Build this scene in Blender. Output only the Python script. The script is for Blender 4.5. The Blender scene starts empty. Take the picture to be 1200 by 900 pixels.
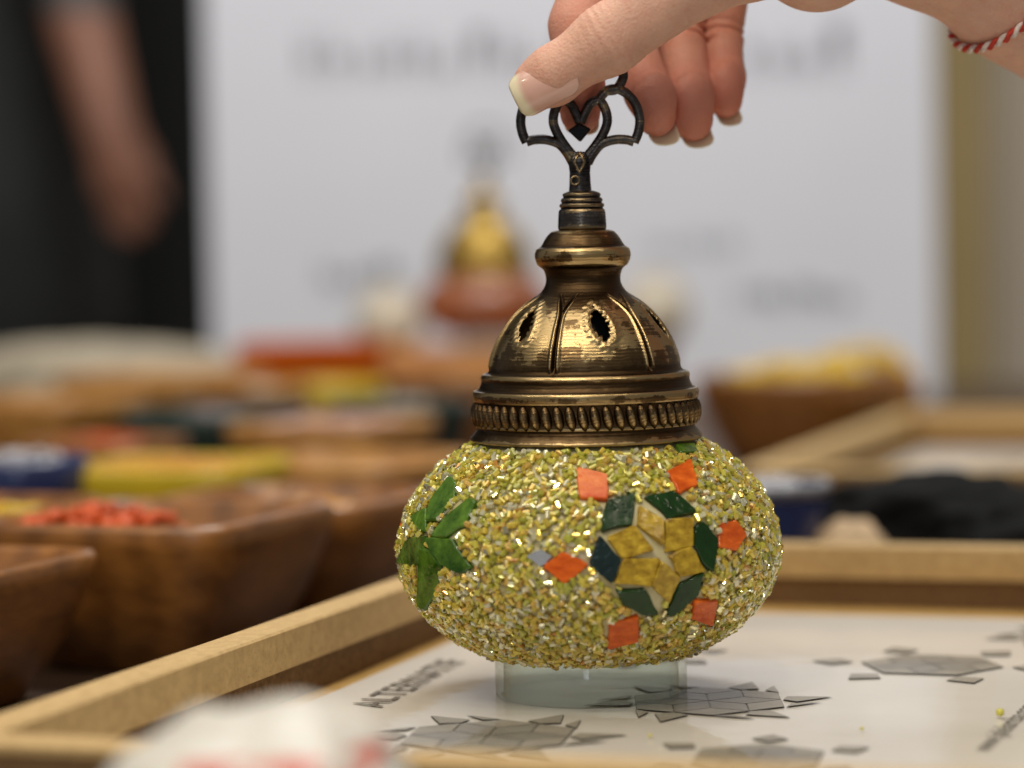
import bpy, math, random
import numpy as np
from mathutils import Vector, Matrix, Euler
random.seed(7); RNG = np.random.default_rng(7)
R = math.radians
S = bpy.context.scene
COL = S.collection

# ------------------------------------------------------------------ camera
F = 3200.0            # focal length in photo pixels (1200 wide)
HY = 290.0            # horizon row of the photo
ROLL = R(1.2)
CAMH = (812 - HY) * 0.120 / 452        # camera height above the sheet in the tray
PIT = -math.atan((450 - HY) / F)
_f = Vector((0, math.cos(PIT), math.sin(PIT))); _u0 = Vector((0, -math.sin(PIT), math.cos(PIT))); _r0 = Vector((1, 0, 0))
_r = _r0 * math.cos(ROLL) - _u0 * math.sin(ROLL); _u = _r0 * math.sin(ROLL) + _u0 * math.cos(ROLL)
CAM = Vector((0, 0, CAMH))
cd = bpy.data.cameras.new('camera'); cam = bpy.data.objects.new('camera', cd); COL.objects.link(cam)
cd.sensor_width = 36; cd.lens = F / 1200 * 36; cd.clip_start = 0.02; cd.clip_end = 50
M = Matrix((_r, _u, -_f)).transposed().to_4x4(); M.translation = CAM; cam.matrix_world = M
cd.dof.use_dof = True; cd.dof.focus_distance = 0.822; cd.dof.aperture_fstop = 4.8; cd.dof.aperture_blades = 0
S.camera = cam

def ray(x, y): return _f + _r * ((x - 600) / F) - _u * ((y - 450) / F)
def PZ(x, y, z=0.0):
    d = ray(x, y); return CAM + d * ((z - CAMH) / d.z)
def PY(x, y, D):
    d = ray(x, y); return CAM + d * (D / d.y)

# ------------------------------------------------------------------ world and lamps (indoor fair, ceiling lamps)
w = bpy.data.worlds.new('World'); S.world = w; w.use_nodes = True
w.node_tree.nodes['Background'].inputs[0].default_value = (0.80, 0.78, 0.75, 1)
w.node_tree.nodes['Background'].inputs[1].default_value = 0.24
def area(name, loc, target, sx, sy, power, colr, disk=False):
    l = bpy.data.lights.new(name, 'AREA'); l.energy = power; l.color = colr
    l.shape = 'DISK' if disk else 'RECTANGLE'; l.size = sx
    if not disk: l.size_y = sy
    o = bpy.data.objects.new(name, l); COL.objects.link(o); o.location = loc
    o.rotation_euler = (Vector(target) - Vector(loc)).to_track_quat('-Z', 'Y').to_euler()
    return o
LT = (0.02, 0.86, 0.08)
area('ceiling_light', (-0.45, 0.45, 2.1), (0, 0.9, 0), 2.2, 1.5, 22, (1, 0.92, 0.80))
area('ceiling_light', (0.55, 1.7, 2.2), (0, 1.6, 0), 0.9, 0.5, 16, (1, 0.91, 0.78))
for k, (x, y, z) in enumerate([(-0.66, 0.02, 1.25), (-0.42, -0.02, 1.3), (-0.66, -0.35, 1.25), (-0.42, -0.38, 1.3), (-0.08, -0.05, 1.35), (-0.08, -0.45, 1.35), (-1.05, 0.35, 1.1), (0.75, 0.1, 1.3), (0.4, -0.3, 1.35)]):
    area('ceiling_spot', (x, y, z), LT, 0.07, 0.07, 1.5, (1, 0.88, 0.68), True)
area('window_light', (-0.28, -1.4, 0.70), LT, 0.26, 0.8, 2.6, (0.80, 0.89, 1.0))
area('poster_light', (0.1, 1.7, 1.9), (0.1, 2.7, 0.25), 0.6, 0.3, 21, (0.90, 0.94, 1.0))

S.view_settings.view_transform = 'Standard'; S.view_settings.look = 'None'
S.view_settings.exposure = 0.0; S.view_settings.gamma = 1.0; S.view_settings.use_curve_mapping = False
S.cycles.max_bounces = 10; S.cycles.transparent_max_bounces = 24; S.cycles.transmission_bounces = 8

# ------------------------------------------------------------------ helpers
def prop(o, label=None, cat=None, group=None, kind=None):
    for k, v in (('label', label), ('category', cat), ('group', group), ('kind', kind)):
        if v: o[k] = v
    return o
def empty(name, loc=(0, 0, 0), rz=0.0):
    o = bpy.data.objects.new(name, None); COL.objects.link(o); o.location = loc; o.rotation_euler = (0, 0, rz)
    o.empty_display_size = 0.01
    return o
def mesh(name, verts, faces, mat, parent=None, smooth=True):
    me = bpy.data.meshes.new(name)
    me.from_pydata([tuple(v) for v in verts], [], [tuple(f) for f in faces]); me.update()
    if smooth: me.polygons.foreach_set('use_smooth', [True] * len(me.polygons))
    if mat: me.materials.append(mat)
    return link(name, me, parent)
def link(name, me, parent=None):
    o = bpy.data.objects.new(name, me); COL.objects.link(o)
    if parent is not None: o.parent = parent
    return o
def fastmesh(name, V, Q, mat, parent=None, smooth=True):
    """V (n,3), Q (m,k) all the same size"""
    V = np.asarray(V, np.float32); Q = np.asarray(Q, np.int32); k = Q.shape[1]
    me = bpy.data.meshes.new(name); me.vertices.add(len(V)); me.vertices.foreach_set('co', V.ravel())
    me.loops.add(Q.size); me.loops.foreach_set('vertex_index', Q.ravel())
    me.polygons.add(len(Q)); me.polygons.foreach_set('loop_start', np.arange(0, Q.size, k, dtype=np.int32))
    me.polygons.foreach_set('loop_total', np.full(len(Q), k, np.int32))
    me.polygons.foreach_set('use_smooth', np.full(len(Q), smooth, bool))
    me.update(calc_edges=True); me.validate()
    if mat: me.materials.append(mat)
    return link(name, me, parent)
def color_attr(o, cols, name='tint'):
    a = o.data.attributes.new(name, 'FLOAT_COLOR', 'POINT')
    c = np.ones((len(o.data.vertices), 4), np.float32); c[:, :cols.shape[1]] = cols
    a.data.foreach_set('color', c.ravel())

class NT:
    """tiny node helper"""
    def __init__(s, name):
        s.m = bpy.data.materials.new(name); s.m.use_nodes = True; s.t = s.m.node_tree
        s.b = s.t.nodes['Principled BSDF']; s.out = s.t.nodes['Material Output']
    def n(s, typ, **kw):
        nd = s.t.nodes.new(typ)
        for k, v in kw.items():
            if hasattr(nd, k) and k not in nd.inputs: setattr(nd, k, v)
            else: nd.inputs[k].default_value = v
        return nd
    def l(s, a, b): s.t.links.new(a, b)
    def set(s, **kw):
        for k, v in kw.items():
            k = k.replace('_', ' ')
            s.b.inputs[k].default_value = (*v, 1) if isinstance(v, tuple) and len(v) == 3 and 'Color' in k else v
        return s
    def coords(s, scale=(1, 1, 1)):
        tc = s.n('ShaderNodeTexCoord'); mp = s.n('ShaderNodeMapping'); mp.inputs['Scale'].default_value = scale
        s.l(tc.outputs['Object'], mp.inputs[0]); return mp.outputs[0]
    def noise(s, vec, scale, detail=4, rough=0.55):
        nd = s.n('ShaderNodeTexNoise'); nd.inputs['Scale'].default_value = scale; nd.inputs['Detail'].default_value = detail
        nd.inputs['Roughness'].default_value = rough
        if vec: s.l(vec, nd.inputs['Vector'])
        return nd.outputs['Fac']
    def ramp(s, fac, stops):
        nd = s.n('ShaderNodeValToRGB'); e = nd.color_ramp.elements
        while len(e) < len(stops): e.new(0.5)
        for i, (p, c) in enumerate(stops): e[i].position = p; e[i].color = (*c, 1)
        s.l(fac, nd.inputs[0]); return nd.outputs[0]
    def mix(s, fac, a, b, mode='MIX'):
        nd = s.n('ShaderNodeMix'); nd.data_type = 'RGBA'; nd.blend_type = mode
        for sock, v in ((nd.inputs[0], fac), (nd.inputs[6], a), (nd.inputs[7], b)):
            if isinstance(v, (int, float)): sock.default_value = v
            elif isinstance(v, tuple): sock.default_value = (*v, 1)
            else: s.l(v, sock)
        return nd.outputs[2]
    def bump(s, h, strength=0.3, dist=0.001):
        nd = s.n('ShaderNodeBump'); nd.inputs['Strength'].default_value = strength; nd.inputs['Distance'].default_value = dist
        s.l(h, nd.inputs['Height']); s.l(nd.outputs[0], s.b.inputs['Normal'])
    def facing(s, lo, hi):
        lw = s.n('ShaderNodeLayerWeight'); lw.inputs[0].default_value = 0.5; pw = s.n('ShaderNodeMath'); pw.operation = 'POWER'; s.l(lw.outputs['Facing'], pw.inputs[0]); pw.inputs[1].default_value = 4.0
        mr = s.n('ShaderNodeMapRange'); s.l(pw.outputs[0], mr.inputs[0]); mr.inputs[3].default_value = lo; mr.inputs[4].default_value = hi; return mr
    def base(s, c): s.l(c, s.b.inputs['Base Color']); return s

def plain(name, colr, rough=0.5, var=0.12, scale=60, bump=0.0, **kw):
    t = NT(name); v = t.coords(); nz = t.noise(v, scale)
    lo = tuple(c * (1 - var) for c in colr); hi = tuple(min(1, c * (1 + var)) for c in colr)
    t.base(t.ramp(nz, [(0.3, lo), (0.7, hi)])); t.set(Roughness=rough, **kw)
    if bump: t.bump(t.noise(v, scale * 3), bump, 0.001)
    return t.m
def wood(name, a, b, rough=0.5, scale=(1, 1, 1), freq=40, coat=0.0):
    t = NT(name); v = t.coords(scale); nz = t.noise(v, freq, 6, 0.6); fine = t.noise(v, freq * 6, 3)
    w1 = t.n('ShaderNodeTexWave'); w1.inputs['Scale'].default_value = freq * 0.6; w1.inputs['Distortion'].default_value = 7
    w1.inputs['Detail'].default_value = 3; t.l(v, w1.inputs['Vector'])
    c = t.ramp(nz, [(0.3, a), (0.7, b)]); c2 = t.mix(0.35, c, t.ramp(w1.outputs['Fac'], [(0.1, a), (0.9, b)]))
    t.base(t.mix(0.25, c2, t.ramp(fine, [(0.35, a), (0.65, b)]))); t.set(Roughness=rough, Coat_Weight=coat, Coat_Roughness=0.2)
    t.bump(fine, 0.15, 0.0005); return t.m

# ------------------------------------------------------------------ materials
M_TABLE = wood('table_wood', (0.035, 0.018, 0.009), (0.085, 0.045, 0.022), 0.5, (1, 4, 1), 8)
M_BOWL = wood('bowl_wood', (0.090, 0.030, 0.006), (0.40, 0.165, 0.036), 0.38, (1, 1, 3), 26, 0.3)
M_BOWL2 = wood('honey_wood', (0.24, 0.095, 0.018), (0.52, 0.26, 0.06), 0.45, (1, 1, 3), 22, 0.1)
def mdf():
    t = NT('mdf_board'); v = t.coords(); a = t.noise(v, 260, 5, 0.7); b = t.noise(v, 1500, 2)
    c = t.ramp(a, [(0.3, (0.43, 0.28, 0.115)), (0.7, (0.60, 0.42, 0.19))])
    t.base(t.mix(t.ramp(b, [(0.62, (0, 0, 0)), (0.75, (1, 1, 1))]), c, (0.30, 0.18, 0.07))); t.set(Roughness=0.7); t.bump(a, 0.2, 0.0004); return t.m
M_MDF = mdf()
def shaded_board_mat():
    t = NT('shaded_board'); v = t.coords(); a = t.noise(v, 500, 6, 0.75)  # brown board, darkened to paint in shade on the tray wall sides
    t.base(t.ramp(a, [(0.3, (0.085, 0.042, 0.014)), (0.7, (0.24, 0.135, 0.052))])); t.set(Roughness=0.8); t.bump(a, 0.3, 0.0006); return t.m
M_SHADED = shaded_board_mat()
def paper():
    t = NT('laminated_paper'); v = t.coords(); a = t.noise(v, 9, 3)
    t.base(t.ramp(a, [(0.3, (0.66, 0.62, 0.56)), (0.7, (0.72, 0.69, 0.63))])); t.set(Roughness=0.5, Coat_Weight=0.6, Coat_Roughness=0.04, Coat_IOR=1.5)
    nd = t.n('ShaderNodeBump'); nd.inputs['Strength'].default_value = 0.12; nd.inputs['Distance'].default_value = 0.002
    t.l(t.noise(v, 30, 2), nd.inputs['Height']); t.l(nd.outputs[0], t.b.inputs['Coat Normal']); return t.m
M_PAPER = paper()
M_PRINT = plain('grey_print', (0.23, 0.215, 0.185), 0.5, 0.15, 70, Coat_Weight=0.32, Coat_Roughness=0.05)
M_PRINT2 = plain('pale_grey_print', (0.29, 0.265, 0.22), 0.5, 0.15, 70, Coat_Weight=0.32, Coat_Roughness=0.05)
M_LINE = plain('dark_print', (0.14, 0.13, 0.115), 0.5, 0.1, 70, Coat_Weight=0.32, Coat_Roughness=0.05)

def brass(name, dark, mid, gold):
    t = NT(name); v = t.coords()
    at = t.n('ShaderNodeAttribute'); at.attribute_name = 'wear'
    nz = t.noise(v, 95, 7, 0.72); nz2 = t.noise(t.coords((1, 1, 30)), 60, 3)
    ad = t.n('ShaderNodeMath'); ad.operation = 'MULTIPLY_ADD'; t.l(nz, ad.inputs[0]); ad.inputs[1].default_value = 0.92; t.l(at.outputs['Fac'], ad.inputs[2])
    ad2 = t.n('ShaderNodeMath'); ad2.operation = 'MULTIPLY_ADD'; t.l(nz2, ad2.inputs[0]); ad2.inputs[1].default_value = 0.28; t.l(ad.outputs[0], ad2.inputs[2])
    t.base(t.ramp(ad2.outputs[0], [(0.72, dark), (0.98, mid), (1.0, gold)]))
    rr = t.ramp(ad2.outputs[0], [(0.5, (0.42,) * 3), (1.0, (0.31,) * 3)]); t.l(rr, t.b.inputs['Roughness'])
    t.set(Metallic=1.0)
    wv = t.n('ShaderNodeTexWave'); wv.bands_direction = 'Z'; wv.inputs['Scale'].default_value = 320; wv.inputs['Distortion'].default_value = 3.5
    wv.inputs['Detail'].default_value = 2; t.l(v, wv.inputs['Vector'])
    t.bump(t.mix(0.4, wv.outputs['Fac'], t.noise(v, 700, 4)), 0.13, 0.0004); return t.m
M_BRASS = brass('antique_brass', (0.055, 0.033, 0.016), (0.15, 0.097, 0.046), (0.43, 0.31, 0.15))
M_GOLD = plain('bright_brass', (0.40, 0.26, 0.06), 0.42, 0.2, 80, Metallic=0.8)
M_IRON = brass('dark_bronze', (0.018, 0.017, 0.018), (0.11, 0.10, 0.095), (0.28, 0.21, 0.12))

def beadmat():
    t = NT('glass_seed_beads'); at = t.n('ShaderNodeAttribute'); at.attribute_name = 'tint'
    t.base(at.outputs['Color']); t.set(Roughness=0.2, IOR=1.52, Specular_IOR_Level=0.6, Coat_Weight=1.0, Coat_Roughness=0.03)
    tr = t.n('ShaderNodeBsdfTranslucent'); t.l(at.outputs['Color'], tr.inputs['Color'])
    m1 = t.n('ShaderNodeMixShader'); m1.inputs[0].default_value = 0.18; t.l(t.b.outputs[0], m1.inputs[1]); t.l(tr.outputs[0], m1.inputs[2])
    tp = t.n('ShaderNodeBsdfTransparent'); hi = t.mix(0.45, at.outputs['Color'], (1.0, 0.98, 0.88)); t.l(hi, tp.inputs[0])
    lw = t.n('ShaderNodeLayerWeight'); lw.inputs[0].default_value = 0.35
    mr = t.n('ShaderNodeMapRange'); t.l(lw.outputs['Facing'], mr.inputs[0]); mr.inputs[3].default_value = 0.42; mr.inputs[4].default_value = 0.0
    m3 = t.n('ShaderNodeMixShader'); t.l(mr.outputs[0], m3.inputs[0]); t.l(m1.outputs[0], m3.inputs[1]); t.l(tp.outputs[0], m3.inputs[2])
    gl = t.n('ShaderNodeBsdfGlossy'); gl.inputs['Roughness'].default_value = 0.04; fr_ = t.facing(0.045, 0.5)
    m4 = t.n('ShaderNodeMixShader'); t.l(fr_.outputs[0], m4.inputs[0]); t.l(m3.outputs[0], m4.inputs[1]); t.l(gl.outputs[0], m4.inputs[2])
    m2 = t.n('ShaderNodeBsdfPrincipled'); t.l(at.outputs['Color'], m2.inputs['Base Color']); m2.inputs['Metallic'].default_value = 1; m2.inputs['Roughness'].default_value = 0.12
    mx = t.n('ShaderNodeMixShader'); t.l(at.outputs['Alpha'], mx.inputs[0]); t.l(m4.outputs[0], mx.inputs[1]); t.l(m2.outputs[0], mx.inputs[2]); t.l(mx.outputs[0], t.out.inputs[0])
    return t.m
M_BEAD = beadmat()
def gluemat():
    t = NT('globe_glaze'); nz = t.noise(t.coords(), 140); c = t.ramp(nz, [(0.3, (0.66, 0.57, 0.26)), (0.7, (0.84, 0.78, 0.50))]); t.base(c)
    t.set(Roughness=0.3, Coat_Weight=0.5, Coat_Roughness=0.1); tr = t.n('ShaderNodeBsdfTranslucent'); t.l(c, tr.inputs['Color'])
    mx = t.n('ShaderNodeMixShader'); mx.inputs[0].default_value = 0.3; t.l(t.b.outputs[0], mx.inputs[1]); t.l(tr.outputs[0], mx.inputs[2]); t.l(mx.outputs[0], t.out.inputs[0]); return t.m
M_GLUE = gluemat()
def tilemat(name, a, b, rough, scale, stretch=(1, 1, 1), coat=0.8, trans=0.0):
    t = NT(name); v = t.coords(stretch); nz = t.noise(v, scale, 4, 0.6)
    t.base(t.ramp(nz, [(0.30, a), (0.55, tuple((x + y) / 2 for x, y in zip(a, b))), (0.72, b)])); t.set(Roughness=rough * 0.55, Coat_Weight=0.0, Specular_IOR_Level=0.38)
    t.b.inputs['Transmission Weight'].default_value = trans
    t.bump(t.noise(t.coords(), 420, 3), 0.55, 0.0006); return t.m
M_TGREEN = tilemat('dark_green_glass', (0.004, 0.022, 0.003), (0.013, 0.055, 0.008), 0.18, 120)
M_TNAVY = tilemat('blackish_green_glass', (0.006, 0.016, 0.018), (0.015, 0.035, 0.036), 0.15, 120)
M_TYEL = tilemat('amber_glass', (0.22, 0.12, 0.008), (0.66, 0.47, 0.05), 0.25, 330, (1, 1, 1.6), 0.8)
M_TORA = tilemat('orange_glass', (0.50, 0.06, 0.004), (0.86, 0.18, 0.018), 0.25, 170, (1, 1, 2.5))
M_TORAP = tilemat('streaked_orange_glass', (0.60, 0.08, 0.008), (0.92, 0.30, 0.07), 0.2, 130, (1, 1, 3))
M_TLEAF = tilemat('leaf_green_glass', (0.012, 0.050, 0.003), (0.13, 0.26, 0.025), 0.2, 150)
def glass(name, colr, rough=0.03):
    """thin pressed glass: clear tinted body with a Fresnel gloss"""
    t = NT(name); tr = t.n('ShaderNodeBsdfTransparent'); tr.inputs[0].default_value = (*colr, 1)
    gl = t.n('ShaderNodeBsdfGlossy'); gl.inputs['Roughness'].default_value = rough; fr_ = t.facing(0.05, 0.6)
    df = t.n('ShaderNodeBsdfDiffuse'); df.inputs[0].default_value = (0.80, 0.84, 0.70, 1); md = t.n('ShaderNodeMixShader'); md.inputs[0].default_value = 0.06
    t.l(tr.outputs[0], md.inputs[1]); t.l(df.outputs[0], md.inputs[2])
    mx = t.n('ShaderNodeMixShader'); t.l(fr_.outputs[0], mx.inputs[0]); t.l(md.outputs[0], mx.inputs[1]); t.l(gl.outputs[0], mx.inputs[2]); t.l(mx.outputs[0], t.out.inputs[0]); return t.m
M_FOOT = glass('greenish_glass', (0.945, 0.972, 0.935))

def skinmat(name, base, red):
    t = NT(name); v = t.coords(); at = t.n('ShaderNodeAttribute'); at.attribute_name = 'tint'
    nz = t.noise(v, 70, 4, 0.6); c0 = t.ramp(nz, [(0.3, tuple(c * 0.9 for c in base)), (0.7, tuple(min(1, c * 1.08) for c in base))])
    c0 = t.mix(t.ramp(t.noise(v, 190, 5, 0.7), [(0.42, (0, 0, 0)), (0.72, (0.4,) * 3)]), c0, tuple(0.5 * a + 0.5 * b for a, b in zip(base, red))); c1 = t.mix(at.outputs['Fac'], c0, red)
    vo = t.n('ShaderNodeTexVoronoi'); vo.inputs['Scale'].default_value = 900; t.l(t.coords((1, 1, 1)), vo.inputs['Vector'])
    t.base(t.mix(t.ramp(t.noise(v, 330, 3), [(0.55, (0, 0, 0)), (0.8, (0.35,) * 3)]), c1, red))
    t.set(Roughness=0.5, Subsurface_Weight=0.25, Subsurface_Scale=0.004, Specular_IOR_Level=0.35)
    t.b.inputs['Subsurface Radius'].default_value = (1.0, 0.35, 0.2)
    ad = t.n('ShaderNodeMath'); ad.operation = 'ADD'; t.l(vo.outputs['Distance'], ad.inputs[0]); t.l(t.noise(v, 1400, 3), ad.inputs[1])
    t.bump(ad.outputs[0], 0.3, 0.0005); return t.m
M_SKIN = skinmat('skin', (0.70, 0.425, 0.325), (0.56, 0.17, 0.115))
M_SKIN2 = plain('far_skin', (0.27, 0.115, 0.07), 0.55, 0.15, 12)
def nailmat():
    t = NT('fingernail'); at = t.n('ShaderNodeAttribute'); at.attribute_name = 'tint'; t.base(at.outputs['Color'])
    t.set(Roughness=0.25, Coat_Weight=0.7, Coat_Roughness=0.12, Subsurface_Weight=0.1, Subsurface_Scale=0.002); return t.m
M_NAIL = nailmat()
M_RED = plain('red_yarn', (0.50, 0.045, 0.025), 0.85, 0.25, 900)
M_WHITE = plain('white_yarn', (0.72, 0.63, 0.60), 0.85, 0.15, 900)

# ------------------------------------------------------------------ the setting
TZ = -0.014   # table top
def box(name, x0, x1, y0, y1, z0, z1, mat, parent=None):
    v = [(x, y, z) for z in (z0, z1) for y in (y0, y1) for x in (x0, x1)]
    f = [(0, 2, 3, 1), (4, 5, 7, 6), (0, 1, 5, 4), (2, 6, 7, 3), (0, 4, 6, 2), (1, 3, 7, 5)]
    return mesh(name, v, f, mat, parent, False)
def bevel(o, wd, seg=2):
    b = o.modifiers.new('bevel', 'BEVEL'); b.width = wd; b.segments = seg; b.limit_method = 'ANGLE'; return o
tt = empty('table', (0.05, 1.55, TZ - 0.76))
prop(tt, 'long dark brown wooden table under the trays, bowls and lamps', 'table')
bevel(box('table_top', -1.15, 1.15, -1.25, 1.28, 0.72, 0.76, M_TABLE, tt), 0.003)
for sx in (-1.05, 1.05):
    for sy in (-1.15, 1.18): box('leg', sx - 0.03, sx + 0.03, sy - 0.03, sy + 0.03, 0, 0.72, M_TABLE, tt)
prop(mesh('floor', [(-5, -1, TZ - 0.76), (5, -1, TZ - 0.76), (5, 5.2, TZ - 0.76), (-5, 5.2, TZ - 0.76)], [(0, 1, 2, 3)], plain('dull_floor', (0.16, 0.14, 0.12), 0.6)), kind='structure')
M_WALL = plain('beige_wall', (0.64, 0.55, 0.43), 0.9, 0.05, 2)
M_DARKW = plain('dark_curtain', (0.009, 0.009, 0.008), 0.95, 0.25, 3)
xa = PY(330, 300, 4.2).x
prop(box('wall_right', xa, 3.5, 4.2, 4.3, TZ - 0.76, 2.6, M_WALL), kind='structure')
# curtain: pleated dark fabric behind the standing person
cv, cf = [], []
n = 120
for i in range(n + 1):
    x = -3.2 + (xa - 0.02 + 3.2) * i / n; y = 4.05 + 0.04 * math.sin(i * 1.3) + 0.02 * math.sin(i * 0.37)
    cv += [(x, y, TZ - 0.75), (x, y, 2.6)]
    if i: cf.append((2 * i - 2, 2 * i, 2 * i + 1, 2 * i - 1))
prop(mesh('curtain', cv, cf, M_DARKW), 'dark pleated curtain hanging behind the standing person', 'curtain')
pc = PY(1122, 200, 3.9).x
prop(bevel(box('pillar', pc - 0.035, pc + 0.035, 3.86, 3.98, TZ - 0.76, 2.5, plain('olive_brown_post', (0.40, 0.29, 0.12), 0.7, 0.08, 5)), 0.004), 'narrow olive brown post in front of the beige wall', 'post')

# poster board with a blurred heading
PBD = 2.62
p0 = PY(243, 200, PBD); p1 = PY(1097, 200, PBD)
pb = empty('poster_board', ((p0.x + p1.x) / 2, PBD, TZ)); prop(pb, 'large white poster board with blurred grey lettering behind the lamp', 'poster')
hw = (p1.x - p0.x) / 2
M_POST = plain('poster_white', (0.69, 0.71, 0.78), 0.6, 0.03, 5)
M_LET = plain('poster_lettering', (0.30, 0.30, 0.34), 0.6, 0.2, 20); M_LET2 = plain('pale_lettering', (0.50, 0.54, 0.60), 0.6, 0.2, 20)
bevel(box('board', -hw, hw, 0, 0.012, 0, 0.78, M_POST, pb), 0.002)
box('easel_foot', -hw * 0.6, -hw * 0.6 + 0.03, 0.012, 0.09, 0, 0.5, M_TABLE, pb); box('easel_foot', hw * 0.6, hw * 0.6 + 0.03, 0.012, 0.09, 0, 0.5, M_TABLE, pb)
def strokes(x0, x1, ytop, ybot, mat, n, seed):
    """illegible letter strokes on the poster between photo columns x0..x1"""
    rr = random.Random(seed); v, f = [], []
    for i in range(n):
        cx = x0 + (x1 - x0) * (i + 0.5) / n + rr.uniform(-4, 4); hh = (ybot - ytop) * rr.uniform(0.6, 1.0); cy = ybot - hh
        for (ax, ay, bx, by) in ((cx - 9, cy, cx - 3, ybot), (cx + 5, cy + hh * rr.choice((0, 0.35)), cx + 10, ybot), (cx - 9, cy + hh * rr.choice((0, 0.45)), cx + 9, cy + hh * 0.6)):
            a = PY(ax, ay, PBD - 0.0008); b = PY(bx, by, PBD - 0.0008); k = len(v)
            v += [(a.x, 0, a.z), (b.x, 0, a.z), (b.x, 0, b.z), (a.x, 0, b.z)]; f.append((k, k + 1, k + 2, k + 3))
    v = [(x - pb.location.x, -0.0008, z - TZ) for x, y, z in v]
    return mesh('lettering', v, f, mat, pb, False)
strokes(350, 640, 35, 92, M_LET, 9, 1); strokes(650, 840, 35, 90, M_LET, 7, 2); strokes(865, 1000, 25, 90, M_LET, 4, 3)
strokes(755, 870, 265, 300, M_LET2, 5, 4); strokes(860, 1000, 325, 365, M_LET2, 6, 5); strokes(370, 470, 300, 340, M_LET2, 5, 6)

# ------------------------------------------------------------------ signed distance modelling (hand, person)
def surface_nets(fn, lo, hi, h):
    lo = np.array(lo); hi = np.array(hi); nb = 8
    n = (np.ceil((hi - lo) / h / nb).astype(int)) * nb + 1
    ax = [lo[i] + h * np.arange(n[i]) for i in range(3)]
    nc = (n - 1) // nb
    cc = [lo[i] + h * nb * (np.arange(nc[i]) + 0.5) for i in range(3)]
    C = np.stack(np.meshgrid(*cc, indexing='ij'), -1).reshape(-1, 3)
    dc = fn(C).reshape(nc)
    act = np.abs(dc) < h * nb * 1.25
    D = np.repeat(np.repeat(np.repeat(dc, nb, 0), nb, 1), nb, 2)
    D = np.pad(D, ((0, 1),) * 3, mode='edge')
    mk = np.repeat(np.repeat(np.repeat(act, nb, 0), nb, 1), nb, 2); mk = np.pad(mk, ((0, 1),) * 3, mode='edge')
    for a in range(3):   # upper faces of active blocks too
        sh = np.zeros_like(mk); sl = [slice(None)] * 3; sr = [slice(None)] * 3; sl[a] = slice(1, None); sr[a] = slice(None, -1)
        sh[tuple(sl)] = mk[tuple(sr)]; mk = mk | sh
    idx = np.argwhere(mk); P = lo + idx * h
    D[mk] = np.concatenate([fn(P[i:i + 400000]) for i in range(0, len(P), 400000)])
    sg = D < 0
    def cn(A, i, j, k): return A[i:A.shape[0] - 1 + i, j:A.shape[1] - 1 + j, k:A.shape[2] - 1 + k]
    cs = sum(cn(sg, i, j, k).astype(np.int8) for i in (0, 1) for j in (0, 1) for k in (0, 1))
    cell = np.argwhere((cs > 0) & (cs < 8)); idm = -np.ones(np.array(sg.shape) - 1, np.int32); idm[tuple(cell.T)] = np.arange(len(cell))
    acc = np.zeros((len(cell), 3)); cnt = np.zeros(len(cell))
    corners = [(i, j, k) for i in (0, 1) for j in (0, 1) for k in (0, 1)]
    vals = {c: D[tuple((cell + np.array(c)).T)] for c in corners}
    for a in corners:
        for b in corners:
            if sum(b) == sum(a) + 1 and all(y >= x for x, y in zip(a, b)):
                va, vb = vals[a], vals[b]; m = (va < 0) != (vb < 0); t = np.where(m, va / np.where(m, va - vb, 1), 0)
                p = np.array(a) + t[:, None] * (np.array(b) - np.array(a)); acc[m] += p[m]; cnt[m] += 1
    V = lo + h * (cell + acc / cnt[:, None])
    Q = []
    for a in range(3):
        b, c = (a + 1) % 3, (a + 2) % 3
        s0 = [slice(1, -1)] * 3; s1 = [slice(1, -1)] * 3; s0[a] = slice(0, -1); s1[a] = slice(1, None)
        A = sg[tuple(s0)]; B = sg[tuple(s1)]
        for flag, mm in ((True, A & ~B), (False, ~A & B)):
            e = np.argwhere(mm); off = np.ones(3, int); off[a] = 0; e = e + off
            eb = np.zeros(3, int); eb[b] = 1; ec = np.zeros(3, int); ec[c] = 1
            q = np.stack([idm[tuple((e - eb - ec).T)], idm[tuple((e - ec).T)], idm[tuple(e.T)], idm[tuple((e - eb).T)]], 1)
            Q.append(q if flag else q[:, ::-1])
    Q = np.concatenate(Q); Q = Q[(Q >= 0).all(1)]
    for _ in range(2):   # settle onto the true surface
        d = fn(V); e = h * 0.5
        g = np.stack([fn(V + np.eye(3)[i] * e) - d for i in range(3)], 1) / e
        V = V - (d / np.maximum((g * g).sum(1), 0.2))[:, None] * g
    return V, Q
def cone(P, a, b, ra, rb):
    a = np.array(a); b = np.array(b); ba = b - a; t = np.clip(((P - a) @ ba) / (ba @ ba), 0, 1)
    return np.linalg.norm(P - a - t[:, None] * ba, axis=1) - (ra + (rb - ra) * t)
def ell(P, c, r, ax=None):
    q = P - np.array(c)
    if ax is not None: q = q @ np.array(ax).T
    r = np.array(r); k0 = np.linalg.norm(q / r, axis=1); k1 = np.linalg.norm(q / (r * r), axis=1)
    return k0 * (k0 - 1) / np.maximum(k1, 1e-9)
def smin(a, b, k):
    h = np.clip(0.5 + 0.5 * (b - a) / k, 0, 1); return b + (a - b) * h - k * h * (1 - h)

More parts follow.
